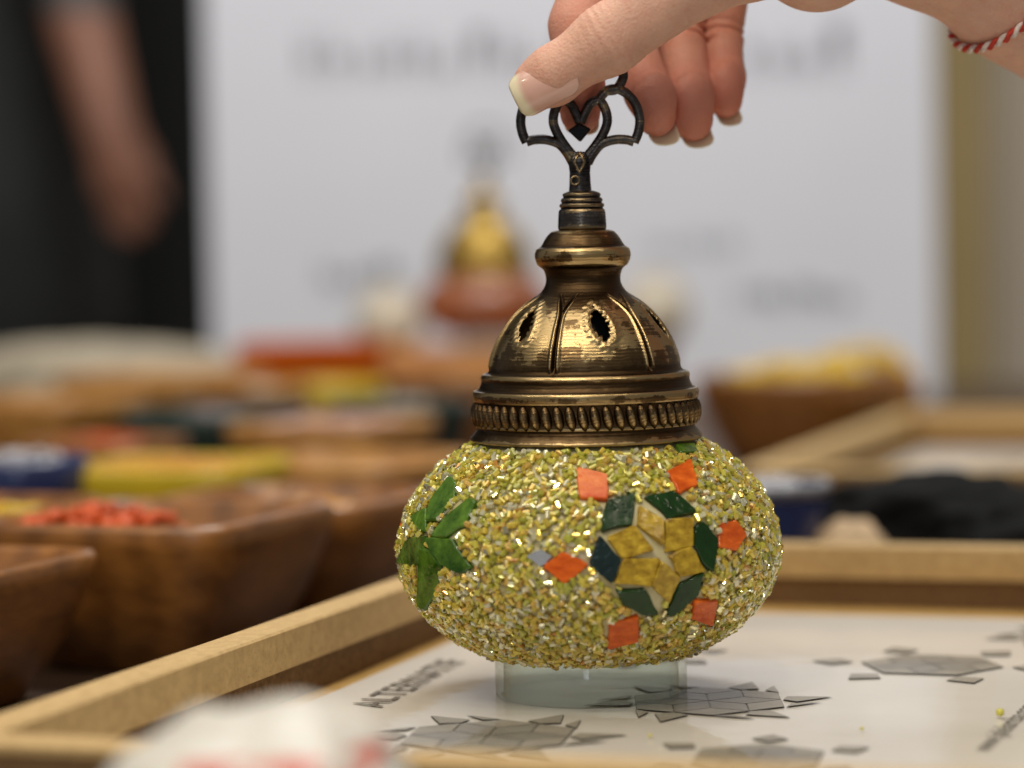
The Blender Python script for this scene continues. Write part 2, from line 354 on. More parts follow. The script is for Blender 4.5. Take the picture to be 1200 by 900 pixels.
# person standing far left behind the table (dark clothes, bare forearm)
PD = 3.15
def pp(x, y, d=0.0): v = PY(x, y, PD + d); return np.array(v)
def body(P):
    fz = TZ - 0.76; cx = pp(20, 200)[0] - 0.10
    d = ell(P, (cx, PD + 0.12, 0.42), (0.20, 0.13, 0.42))
    d = smin(d, ell(P, (cx, PD + 0.12, 0.12), (0.19, 0.14, 0.20)), 0.08)
    for s in (-1, 1): d = smin(d, cone(P, (cx + s * 0.09, PD + 0.12, 0.05), (cx + s * 0.1, PD + 0.13, fz + 0.03), 0.10, 0.055), 0.05)
    for s in (-1, 1): d = smin(d, ell(P, (cx + s * 0.1, PD + 0.07, fz + 0.035), (0.05, 0.12, 0.035)), 0.03)
    d = smin(d, cone(P, (cx - 0.17, PD + 0.12, 0.70), (cx + 0.17, PD + 0.12, 0.70), 0.07, 0.07), 0.08)
    d = smin(d, cone(P, (cx, PD + 0.12, 0.72), (cx, PD + 0.10, 0.84), 0.055, 0.055), 0.04)
    d = smin(d, ell(P, (cx, PD + 0.08, 0.94), (0.078, 0.095, 0.115)), 0.03)
    d = smin(d, ell(P, (cx, PD - 0.015, 0.93), (0.014, 0.022, 0.022)), 0.012)
    arm = armsd(P); d = smin(d, arm, 0.03)
    d = smin(d, cone(P, (cx - 0.19, PD + 0.1, 0.68), (cx - 0.26, PD + 0.12, 0.38), 0.05, 0.04), 0.04)
    d = smin(d, cone(P, (cx - 0.26, PD + 0.12, 0.38), (cx - 0.2, PD - 0.05, 0.16), 0.04, 0.028), 0.02)
    return d
def armsd(P):
    cx = pp(20, 200)[0] - 0.10
    d = cone(P, (cx + 0.19, PD + 0.10, 0.68), pp(70, -70, -0.02), 0.055, 0.045)
    d = smin(d, cone(P, pp(72, -70, -0.02), pp(130, 160, -0.12), 0.043, 0.030), 0.03)
    d = smin(d, ell(P, pp(146, 205, -0.13), (0.036, 0.022, 0.045)), 0.02)
    for k, (x, y, dd) in enumerate(((132, 262, -0.13), (147, 275, -0.14), (162, 272, -0.145), (174, 258, -0.15))):
        d = smin(d, cone(P, pp(138 + 9 * k, 225, -0.13), pp(x, y, dd), 0.010, 0.008), 0.005)
    d = smin(d, cone(P, pp(168, 200, -0.14), pp(188, 232, -0.16), 0.011, 0.009), 0.006)
    return d
V, Q = surface_nets(body, (-1.25, 2.75, TZ - 0.80), (-0.25, 3.5, 1.1), 0.008)
pers = empty('person', (float(V[:, 0].mean()), PD, TZ - 0.76)); prop(pers, 'standing person in dark clothes with a bare forearm, blurred far left', 'person')
o = fastmesh('body', V - np.array(pers.location), Q, None, pers)
M_CLOTH = plain('black_clothes', (0.014, 0.015, 0.015), 0.9, 0.3, 8); M_SLEEVE = plain('charcoal_sleeve', (0.07, 0.075, 0.075), 0.9, 0.3, 8)
for mm in (M_CLOTH, M_SKIN2, M_SLEEVE): o.data.materials.append(mm)
fc = V[Q].mean(1); dd = armsd(fc); zs = pp(100, 22)[2]
mi = np.where(dd < 0.012, np.where(fc[:, 2] < zs, 1, 2), 0); mi[(fc[:, 2] > 0.80)] = 1
mi[(fc[:, 2] > 0.98) | ((fc[:, 1] > PD + 0.1) & (fc[:, 2] > 0.86))] = 0
o.data.polygons.foreach_set('material_index', mi.astype(np.int32))

# ------------------------------------------------------------------ wooden tray and printed sheet
zt = 0.0225; WT = 0.013
L0, L1 = PZ(0, 835, zt), PZ(457, 679, zt); B0, B1 = PZ(940, 633, zt), PZ(1200, 634, zt); F0 = PZ(0, 871, zt)
ang = math.atan2(L1.x - L0.x, L1.y - L0.y)              # left wall, from +Y towards +X
dl = Vector((math.sin(ang), math.cos(ang))); dn = Vector((math.cos(ang), -math.sin(ang)))
def isect(p, d, q, e):
    p, q = Vector(p[:2]), Vector(q[:2]); den = d.x * e.y - d.y * e.x; t = ((q.x - p.x) * e.y - (q.y - p.y) * e.x) / den; return p + d * t
Bd = (Vector(B1[:2]) - Vector(B0[:2])).normalized(); Bd = (Bd + dn).normalized()
FL = isect(L0, dl, F0, dn); BL = isect(L0, dl, Vector(((B0.x + B1.x) / 2, (B0.y + B1.y) / 2)), Bd)
TLEN = (BL - FL).length; TWID = 0.37
tray = empty('wooden_tray', (FL.x, FL.y, 0), -ang)     # local x: along the front wall, local y: along the left wall
def local(p): d = Vector(p[:2]) - FL; return Vector((d.dot(dn), d.dot(dl)))
prop(tray, 'light wooden tray holding the printed star sheet and the mosaic lamp', 'tray', 'wooden pattern trays on the table')
ZB = TZ + 0.001
def wall_piece(along, mirror):
    """mitred wall along local +y at x=0 (length `along`), upper light strip and recessed lower board"""
    def ring(prof, name, mat):
        v = []; m = len(prof)
        for (x, z) in prof: v.append((x, x, z))
        for (x, z) in prof: v.append((x, along - x, z))
        f = [tuple(range(m))[::-1], tuple(range(m, 2 * m))] + [(i, (i + 1) % m, m + (i + 1) % m, m + i) for i in range(m)]
        return v, f, name, mat
    up = [(0.0022, 0.0100), (WT, 0.0100), (WT, zt - 0.0007), (WT - 0.0008, zt), (0.0005, zt), (0, zt - 0.0006), (0, zt - 0.0024), (0.0022, zt - 0.0024)]
    lo_ = [(0.0004, ZB), (WT - 0.0022, ZB), (WT - 0.0022, 0.0099), (0.0021, 0.0099), (0.0021, zt - 0.0025), (0.0004, zt - 0.0025)]  # dark outer skin and lower face carry the wall's shade in their colour
    return [ring(up, 'top_rail', M_MDF), ring(lo_, 'side_board', M_SHADED)]
def put_wall(tr, along, fx):
    for v, f, nm, mt in wall_piece(along, False):
        o = mesh(nm, [fx(*p) for p in v], f, mt, tr, False)
        o.data.validate()
        import bmesh
        bm = bmesh.new(); bm.from_mesh(o.data); bmesh.ops.recalc_face_normals(bm, faces=bm.faces); bm.to_mesh(o.data); bm.free()
def build_tray(tr, TL, TW):
    put_wall(tr, TL, lambda x, y, z: (x, y, z)); put_wall(tr, TL, lambda x, y, z: (TW - x, y, z))
    put_wall(tr, TW, lambda x, y, z: (y, x, z)); put_wall(tr, TW, lambda x, y, z: (y, TL - x, z))
    e = WT - 0.0022
    box('tray_floor', e, TW - e, e, TL - e, ZB, -0.0012, M_MDF2, tr)
t_ = NT('golden_ply'); v_ = t_.coords((1, 1, 1)); t_.base(t_.ramp(t_.noise(v_, 120, 4), [(0.3, (0.50, 0.30, 0.08)), (0.7, (0.66, 0.42, 0.14))])); t_.set(Roughness=0.45, Coat_Weight=0.3); M_MDF2 = t_.m
build_tray(tray, TLEN, TWID)
# sheet
e1 = local(PZ(420, 800, 0)).x - 0.001; e2 = TLEN - local(PZ(1000, 721, 0)).y
sheet = empty('pattern_sheet', (FL.x, FL.y, 0), -ang)
prop(sheet, 'white laminated sheet printed with grey star patterns under the lamp', 'printed sheet', 'star pattern sheets in the trays')
def build_sheet(sh):
    box('paper', e1, TWID - 0.03, 0.018, TLEN - e2, -0.0011, 0.0, M_PAPER, sh)
build_sheet(sheet)
def poly_print(name, polys, mat, z, sh):
    v, f = [], []
    for p in polys:
        k = len(v); v += [(q[0], q[1], z) for q in p]; f.append(tuple(range(k, k + len(p))))
    o = mesh(name, v, f, mat, sh, False); import bmesh
    bm = bmesh.new(); bm.from_mesh(o.data)
    for fa in bm.faces:
        if fa.normal.z < 0: fa.normal_flip()
    bm.to_mesh(o.data); bm.free(); return o
def shrink(p, k):
    c = sum((Vector(q) for q in p), Vector((0, 0))) / len(p); return [c + (Vector(q) - c) * k for q in p]
def star(sh, c, r, rot, typ, seed=0):
    c = Vector(c); rr = random.Random(seed)
    def pol(a, q): return c + Vector((math.cos(a), math.sin(a))) * q
    P1, P2 = [], []
    for k in range(6):
        a = rot + k * math.pi / 3; q = r * 0.5
        P1.append([c, pol(a - math.pi / 6, q), pol(a, q * 1.732), pol(a + math.pi / 6, q)])
        s = a + math.pi / 6
        P2.append([pol(s, q), pol(s - math.pi / 6, q * 1.732), pol(s, q * 2.0), pol(s + math.pi / 6, q * 1.732)])
        if typ == 1:
            P2.append([pol(s, q * 2.2), pol(s - 0.2, q * 2.75), pol(s, q * 3.4), pol(s + 0.2, q * 2.75)])
        else:
            m_ = a + math.pi / 12; P2.append([pol(a, q * 1.76), pol(m_ - 0.02, q * 1.95), pol(a + 0.10, q * 3.0), pol(a - 0.16, q * 2.1)]); P2.append([pol(s, q * 2.03), pol(s + 0.24, q * 2.0), pol(s + 0.36, q * 2.7)])
    poly_print('star_outline', [shrink(p, 1.0) for p in P1 + P2], M_LINE, 0.00025, sh)
    poly_print('star_print', [shrink(p, 0.955) for p in P1], M_PRINT, 0.0005, sh)
    poly_print('star_print', [shrink(p, 0.955) for p in P2], M_PRINT2, 0.0005, sh)
for i, (px, py, r, rot, ty) in enumerate([(572, 864, 0.0265, 0.15, 2), (830, 823, 0.0255, 0.3, 2), (1092, 780, 0.0235, 0.5, 1), (888, 888, 0.0195, 0.1, 1), (757, 768, 0.017, 0.0, 1), (1262, 748, 0.0215, 0.2, 2), (1180, 930, 0.02, 0.4, 2)]):
    star(sheet, local(PZ(px, py, 0)), r, rot, ty, i)
def text_print(txt, a, b, size, sh, flip=1):
    """printed words running from photo pixel a towards pixel b on the sheet"""
    cu = bpy.data.curves.new('t', 'FONT'); cu.body = txt; cu.size = size; cu.space_character = 1.1; cu.offset = size * 0.012
    ob = bpy.data.objects.new('t', cu); COL.objects.link(ob)
    me = bpy.data.meshes.new_from_object(ob.evaluated_get(bpy.context.evaluated_depsgraph_get())); bpy.data.objects.remove(ob)
    pa, pb_ = local(PZ(*a)), local(PZ(*b)); an = math.atan2(pb_.y - pa.y, pb_.x - pa.x)
    me.transform(Matrix.Translation((pa.x, pa.y, 0.0005)) @ Matrix.Rotation(an, 4, 'Z')); me.materials.append(M_LINE)
    return link('printed_words', me, sh)
text_print('ALTERNATIF', (447, 830), (563, 768), 0.0155, sheet)
text_print('www.jalelamba.com', (1160, 881), (1200, 843), 0.0085, sheet)
# a second tray further back with its own sheet
tray2 = empty('wooden_tray'); tray2.location = (PZ(862, 541, 0.03).x, PZ(862, 541, 0.03).y, 0.004); tray2.rotation_euler = (0, 0, -ang)
prop(tray2, 'blurred light wooden tray behind the black cloth at right', 'tray', 'wooden pattern trays on the table')
sheet2 = empty('pattern_sheet', tray2.location, -ang); prop(sheet2, 'blurred white sheet lying in the tray behind the black cloth', 'printed sheet', 'star pattern sheets in the trays')
def copy_children(a, b):
    for ch in list(a.children):
        c = ch.copy(); COL.objects.link(c); c.parent = b
copy_children(tray, tray2); copy_children(sheet, sheet2)

# ------------------------------------------------------------------ the mosaic lamp
LAX = PZ(693, 812, 0); LX, LY = LAX.x, LAX.y
def AZ(y):                                   # height on the lamp axis of a photo row
    lo, hi = -0.1, 0.4
    for _ in range(50):
        m = (lo + hi) / 2; d = Vector((LX, LY, m)) - CAM; yy = 450 - F * d.dot(_u) / d.dot(_f)
        if yy > y: lo = m
        else: hi = m
    return (lo + hi) / 2
PX = 0.2632e-3                               # metres per photo pixel at the axis
def lamp_pt(x, y, dy=0.0): return PY(x, y, LY + dy)
lamp = empty('mosaic_lamp', (LX, LY, 0.0)); prop(lamp, 'mosaic lamp held upright, yellow green beaded globe with brass cap', 'lamp', 'mosaic lamps')
GC = AZ(643); GA = 226 * PX; GT = 161 * PX; GB = 146 * PX; BT = 0.0016     # silhouette ellipsoid incl. beads
def lathe(name, prof, mat, parent, seg=96, wear=None, smooth=True, close=False):
    prof = np.array(prof); m = len(prof); th = np.arange(seg) * 2 * math.pi / seg
    V = np.stack([prof[:, None, 0] * np.cos(th), prof[:, None, 0] * np.sin(th), np.repeat(prof[:, None, 1], seg, 1)], -1).reshape(-1, 3)
    i, j = np.meshgrid(np.arange(m - 1 + (1 if close else 0)), np.arange(seg), indexing='ij'); i2 = (i + 1) % m; j2 = (j + 1) % seg
    Q = np.stack([i * seg + j, i * seg + j2, i2 * seg + j2, i2 * seg + j], -1).reshape(-1, 4)
    o = fastmesh(name, V, Q, mat, parent, smooth)
    if wear is not None:
        a = o.data.attributes.new('wear', 'FLOAT', 'POINT'); a.data.foreach_set('value', np.repeat(np.array(wear, np.float32), seg))
    return o
# glass foot (open tube) and globe shell
zf = AZ(763); fr = 113 * PX
lathe('glass_foot', [(fr - 0.0026, 0.0004), (fr - 0.0012, 0.0), (fr, 0.0008), (fr, zf), (fr - 0.001, zf + 0.0035), (fr - 0.0035, zf + 0.0035), (fr - 0.0026, zf)], M_FOOT, lamp, 128, close=True)
ph = np.linspace(-1.0, 1.0, 60)
ins = BT
gp = [((GA - ins) * math.cos(p), GC + ((GT if p > 0 else GB) - ins) * math.sin(p)) for p in ph]
globe = lathe('globe', gp, M_GLUE, lamp, 160)

# --- tiles, from photo outlines projected onto the globe
def hit(x, y, inset):
    d = ray(x, y); o_ = CAM - Vector((LX, LY, GC))
    best = None
    for gz, sg in ((GT, 1), (GB, -1)):
        a, c = GA - inset, gz - inset
        D3 = Vector((d.x / a, d.y / a, d.z / c)); O3 = Vector((o_.x / a, o_.y / a, o_.z / c))
        A = D3.dot(D3); B = 2 * D3.dot(O3); Cc = O3.dot(O3) - 1; ds = B * B - 4 * A * Cc
        if ds < 0: continue
        t = (-B - math.sqrt(ds)) / (2 * A); p = o_ + d * t
        if p.z * sg >= -1e-6: best = p
    return None if best is None else best + Vector((0, 0, GC))
def hull2(p):
    p = sorted(p); 
    def half(q):
        r_ = []
        for a in q:
            while len(r_) > 1 and (r_[-1][0] - r_[-2][0]) * (a[1] - r_[-2][1]) - (r_[-1][1] - r_[-2][1]) * (a[0] - r_[-2][0]) <= 0: r_.pop()
            r_.append(a)
        return r_[:-1]
    return half(p) + half(p[::-1])
TILES = []      # (centre, normal, e1, e2, polygon 2d)
def tile_from_points(pts, mat, thick=0.0022, lift=0.0006):
    c = sum(pts, Vector()) / len(pts)
    nrm = Vector((c.x / GA ** 2, c.y / GA ** 2, (c.z - GC) / (GT if c.z > GC else GB) ** 2)).normalized()
    u = Vector((0, 0, 1)).cross(nrm).normalized(); v = nrm.cross(u)
    p2 = hull2([((p - c).dot(u), (p - c).dot(v)) for p in pts]); TILES.append((c, nrm, u, v, p2)); q2 = []
    for i in range(len(p2)):                 # hand cut edges: small nicks and blunted corners
        a_, b_ = Vector(p2[i]), Vector(p2[(i + 1) % len(p2)]); jj = lambda k: Vector((random.gauss(0, k), random.gauss(0, k)))
        for t_ in (0.06, 0.36, 0.66, 0.94): q2.append(tuple(a_.lerp(b_, t_) + jj(0.00013)))
    k_ = 1.055 if mat is M_TYEL else 1.04; p2 = [(x * k_, y * k_) for x, y in q2]
    tl = random.uniform(-0.07, 0.07); tl2 = random.uniform(-0.07, 0.07)
    m = len(p2); V = []
    for s, hgt in ((1.0, -thick), (1.0, lift - 0.0004), (0.93, lift)):
        for q in p2: V.append(c + u * q[0] * s + v * q[1] * s + nrm * (hgt + (q[0] * tl + q[1] * tl2 if hgt > 0 else 0)))
    f = [tuple(range(m))[::-1]] + [(k * m + i, k * m + (i + 1) % m, (k + 1) * m + (i + 1) % m, (k + 1) * m + i) for k in (0, 1) for i in range(m)] + [tuple(range(2 * m, 3 * m))]
    return mesh('tile', V, f, mat, globe, False)
def zt1(pts): return [(680 + x / 3.911, 530 + y / 3.911) for x, y in pts]
def zt2(pts): return [(460 + x / 4.733, 540 + y / 4.733) for x, y in pts]
yel = [[(272, 245), (385, 305), (378, 425), (265, 335)], [(392, 312), (515, 305), (515, 430), (395, 455)], [(412, 475), (510, 430), (570, 545), (462, 570)],
       [(370, 500), (460, 575), (405, 690), (325, 610)], [(200, 490), (362, 490), (325, 610), (165, 600)], [(125, 390), (245, 335), (330, 450), (195, 490)]]
grn = [[(120, 225), (250, 185), (240, 330), (97, 360)], [(295, 205), (430, 178), (530, 275), (410, 305)], [(530, 340), (560, 318), (632, 400), (605, 545), (565, 510), (525, 420)],
       [(395, 740), (455, 610), (562, 552), (540, 660), (430, 742)], [(165, 635), (300, 630), (360, 745), (290, 750), (195, 695)]]
ora = [[(782, 552), (808, 540), (817, 568), (796, 577)], [(843, 614), (862, 610), (873, 626), (862, 645), (843, 641)], [(813, 704), (841, 704), (835, 734), (810, 726)],
       [(714, 731), (748, 722), (748, 751), (712, 760)], [(637, 664), (660, 647), (689, 662), (662, 685)]]
lea = [[(320, 90), (348, 120), (340, 190), (250, 330), (195, 335), (210, 220)], [(440, 205), (462, 235), (400, 360), (290, 425), (215, 420), (290, 300)],
       [(110, 215), (190, 260), (175, 330), (195, 395), (150, 390), (100, 310), (90, 250)], [(70, 435), (185, 420), (175, 480), (135, 580), (40, 570)],
       [(195, 430), (325, 435), (435, 590), (375, 625), (265, 580), (215, 500)], [(150, 485), (200, 500), (262, 595), (240, 730), (200, 820), (165, 790), (135, 610)]]
STAR = [(zt1(p), M_TYEL) for p in yel] + [(zt1(p), M_TGREEN) for p in grn] + [(zt1([(45, 515), (85, 380), (187, 495), (145, 605)]), M_TNAVY)] + [(p, M_TORA) for p in ora] + [([(676, 547), (711, 556), (712, 586), (679, 583)], M_TORAP)]
LEAF = [(zt2(p), M_TLEAF) for p in lea]
sets = []
for pix, mt in STAR + LEAF:
    pts = [hit(x, y, 0.0006) for x, y in pix]; pts = [Vector((p.x, p.y, p.z)) if p else None for p in pts]
    pts = [p for p in pts if p is not None]
    if len(pts) >= 3: sets.append((pts, mt))
for pts, mt in sets: tile_from_points(pts, mt)
for rot in (118, 222):                       # the pattern goes on round the back of the globe
    mr = Matrix.Rotation(R(rot), 3, 'Z')
    for pts, mt in sets[:18]: tile_from_points([mr @ p for p in pts], mt)
for pix in ([(792, 521), (814, 520), (818, 531), (797, 532)],):
    tile_from_points([hit(x, y, 0.0006) for x, y in pix], M_TLEAF)
tile_from_points([hit(x, y, 0.0006) for x, y in [(616, 652), (634, 643), (648, 653), (634, 665)]], plain('clear_mirror_glass', (0.72, 0.76, 0.82), 0.12, 0.1, 300, Metallic=0.8), 0.0022, 0.0002)

# --- seed beads: one mass of tiny glass tubes
def make_beads():
    N = 13000; k = np.arange(N) + 0.5; zc = 1 - 2 * k / N; th = math.pi * (1 + 5 ** 0.5) * k
    zc = np.clip(zc + RNG.normal(0, 0.006, N), -1, 1); th = th + RNG.normal(0, 0.018, N)
    keep = (zc < 0.79) & (zc > -0.845); zc, th = zc[keep], th[keep]; rr_ = np.sqrt(1 - zc * zc)
    n = len(zc); A = GA - BT * 0.55; Hh = np.where(zc > 0, GT, GB) - BT * 0.55
    P = np.stack([A * rr_ * np.cos(th), A * rr_ * np.sin(th), GC + Hh * zc], 1)
    Nn = np.stack([rr_ * np.cos(th) / A, rr_ * np.sin(th) / A, zc / Hh], 1); Nn /= np.linalg.norm(Nn, axis=1)[:, None]
    ok = np.ones(n, bool)
    for c, nr, u, v, p2 in TILES:
        c_, u_, v_ = np.array(c), np.array(u), np.array(v); q = P - c_; a = q @ u_; b = q @ v_; near = (np.abs(q @ np.array(nr)) < 0.006)
        ins_ = np.ones(n, bool); m = len(p2)
        for i in range(m):
            x0, y0 = p2[i]; x1, y1 = p2[(i + 1) % m]; L = math.hypot(x1 - x0, y1 - y0) + 1e-9
            ins_ &= ((x1 - x0) * (b - y0) - (y1 - y0) * (a - x0)) / L > -0.0006
        ok &= ~(ins_ & near)
    # glue shows between the tiles of a star: few beads there
    for rot in (0, 118, 222):
        c = hit(766, 651, 0.0006); c = Matrix.Rotation(R(rot), 3, 'Z') @ c
        dist = np.linalg.norm(P - np.array(c), axis=1); ok &= ~((dist < 0.0165) & (RNG.random(n) < 0.93))
    ok &= RNG.random(n) < 0.97
    P, Nn = P[ok], Nn[ok]; n = len(P)
    P = P + Nn * RNG.normal(0, 0.00028, n)[:, None]
    T = np.cross(Nn, RNG.normal(0, 1, (n, 3))); T /= np.linalg.norm(T, axis=1)[:, None]
    T = T + Nn * RNG.normal(0, 0.22, n)[:, None]; T /= np.linalg.norm(T, axis=1)[:, None]
    X = np.cross(T, Nn); X /= np.linalg.norm(X, axis=1)[:, None]; Y = np.cross(T, X)
    rad = RNG.uniform(0.00062, 0.00098, n); ln = RNG.uniform(0.0007, 0.00135, n)
    a = np.arange(7) * 2 * math.pi / 7; V = []
    for (rf, lf) in ((1, -0.96), (1, 0.96), (0.5, 1), (0.5, -1)):
        V.append(P[:, None] + (X[:, None] * np.cos(a)[None, :, None] + Y[:, None] * np.sin(a)[None, :, None]) * (rad * rf)[:, None, None] + T[:, None] * (ln * lf)[:, None, None])
    V = np.stack(V, 1).reshape(n, -1, 3)                      # n,28,3
    q = np.array([[r_ * 7 + i, r_ * 7 + (i + 1) % 7, ((r_ + 1) % 4) * 7 + (i + 1) % 7, ((r_ + 1) % 4) * 7 + i] for r_ in range(4) for i in range(7)])
    Qa = (q[None] + (np.arange(n) * 28)[:, None, None]).reshape(-1, 4)
    o = fastmesh('bead_coat', V.reshape(-1, 3), Qa, M_BEAD, globe, False); o['kind'] = 'stuff'
    pal = np.array([[0.95, 0.78, 0.13, 0.18], [0.84, 0.79, 0.13, 0.10], [0.98, 0.95, 0.70, 0.30], [0.96, 0.68, 0.16, 0.25], [0.62, 0.63, 0.08, 0.05], [1.0, 0.93, 0.58, 0.9], [0.88, 0.46, 0.09, 0.2]])
    hz = (P[:, 2] - GC) / 0.04
    pr = np.stack([0.26 + 0 * hz, 0.21 + 0.10 * np.clip(hz, -1, 1), 0.17 + 0 * hz, 0.12 - 0.07 * np.clip(hz, -1, 1), 0.10 + 0.05 * hz.clip(-1, 1), 0.12 + 0 * hz, 0.012 + 0 * hz], 1)
    pr /= pr.sum(1)[:, None]; ch = (RNG.random(n)[:, None] > np.cumsum(pr, 1)).sum(1).clip(0, 6)
    cols = pal[ch].copy(); cols[:, :3] *= RNG.uniform(0.8, 1.1, n)[:, None]; color_attr(o, np.repeat(np.clip(cols, 0, 1), 28, 0))
make_beads()

# --- brass cap
def spline(ctrl, per=10):
    out = []
    c = [np.array(p, float) for p in ctrl]
    for i in range(len(c) - 1):
        p0, p1, p2, p3 = c[max(i - 1, 0)], c[i], c[i + 1], c[min(i + 2, len(c) - 1)]
        for t in np.linspace(0, 1, per, endpoint=False):
            out.append(0.5 * ((2 * p1) + (p2 - p0) * t + (2 * p0 - 5 * p1 + 4 * p2 - p3) * t * t + (3 * p1 - p0 - 3 * p2 + p3) * t ** 3))
    out.append(c[-1]); return np.array(out)
capc = [(131, 515.5), (136, 513.5), (136.5, 511), (132.5, 506), (128, 501), (127.5, 498), (130, 496.5), (129.5, 490), (129, 478), (129.5, 469), (131.5, 467), (132.5, 461), (131.5, 456),
        (127, 454.5), (124, 451), (122, 445), (122.5, 440), (120.5, 436.5), (115, 434.5), (112.5, 431), (111.5, 424), (109, 414), (102.5, 398), (91.5, 380), (81, 367), (70.5, 357.5), (58, 348), (50, 341.5), (45, 334), (43.5, 327),
        (44.5, 320), (47, 314.5), (52.5, 310), (55.5, 303), (56, 297), (54, 291.5), (49.5, 288.5), (47, 285), (43.5, 279), (40, 274.5), (36, 271), (30, 269.5), (24, 269.2)]
pr = spline(capc, 10); capP = np.array([(r_ * PX, AZ(y)) for r_, y in pr])
# convexity of the profile -> polish on the ridges, patina in the grooves
def wear_of(p, k=8):
    m = len(p); out = np.zeros(m)
    for i in range(m):
        a, b = p[max(0, i - k)], p[min(m - 1, i + k)]; mid = (a + b) / 2; dv = p[i] - mid; tn = b - a; nn = np.array([tn[1], -tn[0]]); nn /= np.linalg.norm(nn) + 1e-9
        out[i] = np.clip(0.24 + (dv @ nn) / 0.0006 * 0.5, -0.1, 1)
    return out
wr = wear_of(capP)
SEG = 900
def build_cap():
    th = np.arange(SEG) * 2 * math.pi / SEG; deg = np.degrees(th)
    rows = pr[:, 1]; rad = capP[:, 0][:, None] * np.ones(SEG); zz = capP[:, 1][:, None] * np.ones(SEG); we = wr[:, None] * np.ones(SEG)
    # view direction: camera side is azimuth 270 (toward -Y). hole azimuths at +10 deg to the right of it
    h0 = 270 + 10; dh = (deg - h0 + 30) % 60 - 30                     # to nearest petal centre
    inr = np.clip((rows - 343) / 10, 0, 1) * np.clip((434 - rows) / 8, 0, 1); inr = inr[:, None]
    # petal seams: narrow groove between two raised lips, spreading into an arch at the top
    yy = rows[:, None]; wd = 30 - 3.5 * np.clip((372 - yy) / 28, 0, 1) ** 2 * 3
    s = (np.abs(dh)[None, :] - wd)
    rad = rad + inr * (0.0007 * np.exp(-((s + 2.2) / 1.2) ** 2) - 0.0011 * np.exp(-((s) / 1.1) ** 2) + 0.0005 * np.exp(-((s - 2.0) / 1.0) ** 2))
    we = we + inr * (0.4 * np.exp(-((s + 2.2) / 1.0) ** 2) - 0.7 * np.exp(-(s / 1.5) ** 2))
    # leaf shaped piercings with ragged edge
    u = (dh[None, :] - (yy - 378) * 0.12) / 7.5; v = (yy - 378) / 21.0
    rg = 0.16 * np.abs(((yy * 0.155) % 1) - 0.5) * 2 + 0.07 * np.sin(yy * 0.9 + dh[None, :] * 0.8)
    rho = np.sqrt(np.abs(u) * 0.75 + v * v + 0.25 * u * u) + rg
    rad = rad + inr * 0.0006 * np.exp(-((rho - 1.25) / 0.2) ** 2); we = we + inr * 0.35 * np.exp(-((rho - 1.25) / 0.22) ** 2)
    V = np.stack([rad * np.cos(th), rad * np.sin(th), zz], -1).reshape(-1, 3); m = len(rows)
    i, j = np.meshgrid(np.arange(m - 1), np.arange(SEG), indexing='ij'); j2 = (j + 1) % SEG
    hole = (rho < 1.0); fh = hole[:-1] & hole[1:]
    Q = np.stack([i * SEG + j, i * SEG + j2, (i + 1) * SEG + j2, (i + 1) * SEG + j], -1)[~fh].reshape(-1, 4)
    o = fastmesh('brass_cap', V, Q, M_BRASS, lamp); a = o.data.attributes.new('wear', 'FLOAT', 'POINT'); a.data.foreach_set('value', we.astype(np.float32).ravel())
    sd = o.modifiers.new('thickness', 'SOLIDIFY'); sd.thickness = 0.0009; sd.offset = -1
    return o
cap = build_cap()
# ring of 58 gadroon beads
zb = (AZ(482.5)); rb = 126.5 * PX; bv, bf = [], []
for i in range(9):
    t = math.pi * i / 8
    for j in range(10):
        a = 2 * math.pi * j / 10; bv.append((math.sin(t) * math.cos(a) * 0.0024, math.sin(t) * math.sin(a) * 0.00178, -math.cos(t) * 0.0042))
for i in range(8):
    for j in range(10): bf.append((i * 10 + j, i * 10 + (j + 1) % 10, (i + 1) * 10 + (j + 1) % 10, (i + 1) * 10 + j))
g0 = None
for k in range(58):
    a = 2 * math.pi * k / 58
    if g0 is None:
        g0 = mesh('bead', bv, bf, M_BRASS, cap); at = g0.data.attributes.new('wear', 'FLOAT', 'POINT')
        at.data.foreach_set('value', [-0.15 + 0.62 * max(0, p[0] / 0.0024) for p in bv]); o = g0
    else: o = link('bead', g0.data, cap)
    o.location = (rb * math.cos(a), rb * math.sin(a), zb); o.rotation_euler = (0.16, 0, a)
    o.rotation_euler = (Matrix.Rotation(a, 3, 'Z') @ Matrix.Rotation(0.20, 3, 'X')).to_euler()
# dark holder inside the cap
lathe('lamp_holder', [(0.0, AZ(352)), (0.006, AZ(352)), (0.011, AZ(360)), (0.0145, AZ(375)), (0.0145, AZ(420)), (0.0, AZ(420))], plain('black_holder', (0.012, 0.016, 0.018), 0.15), lamp, 48)
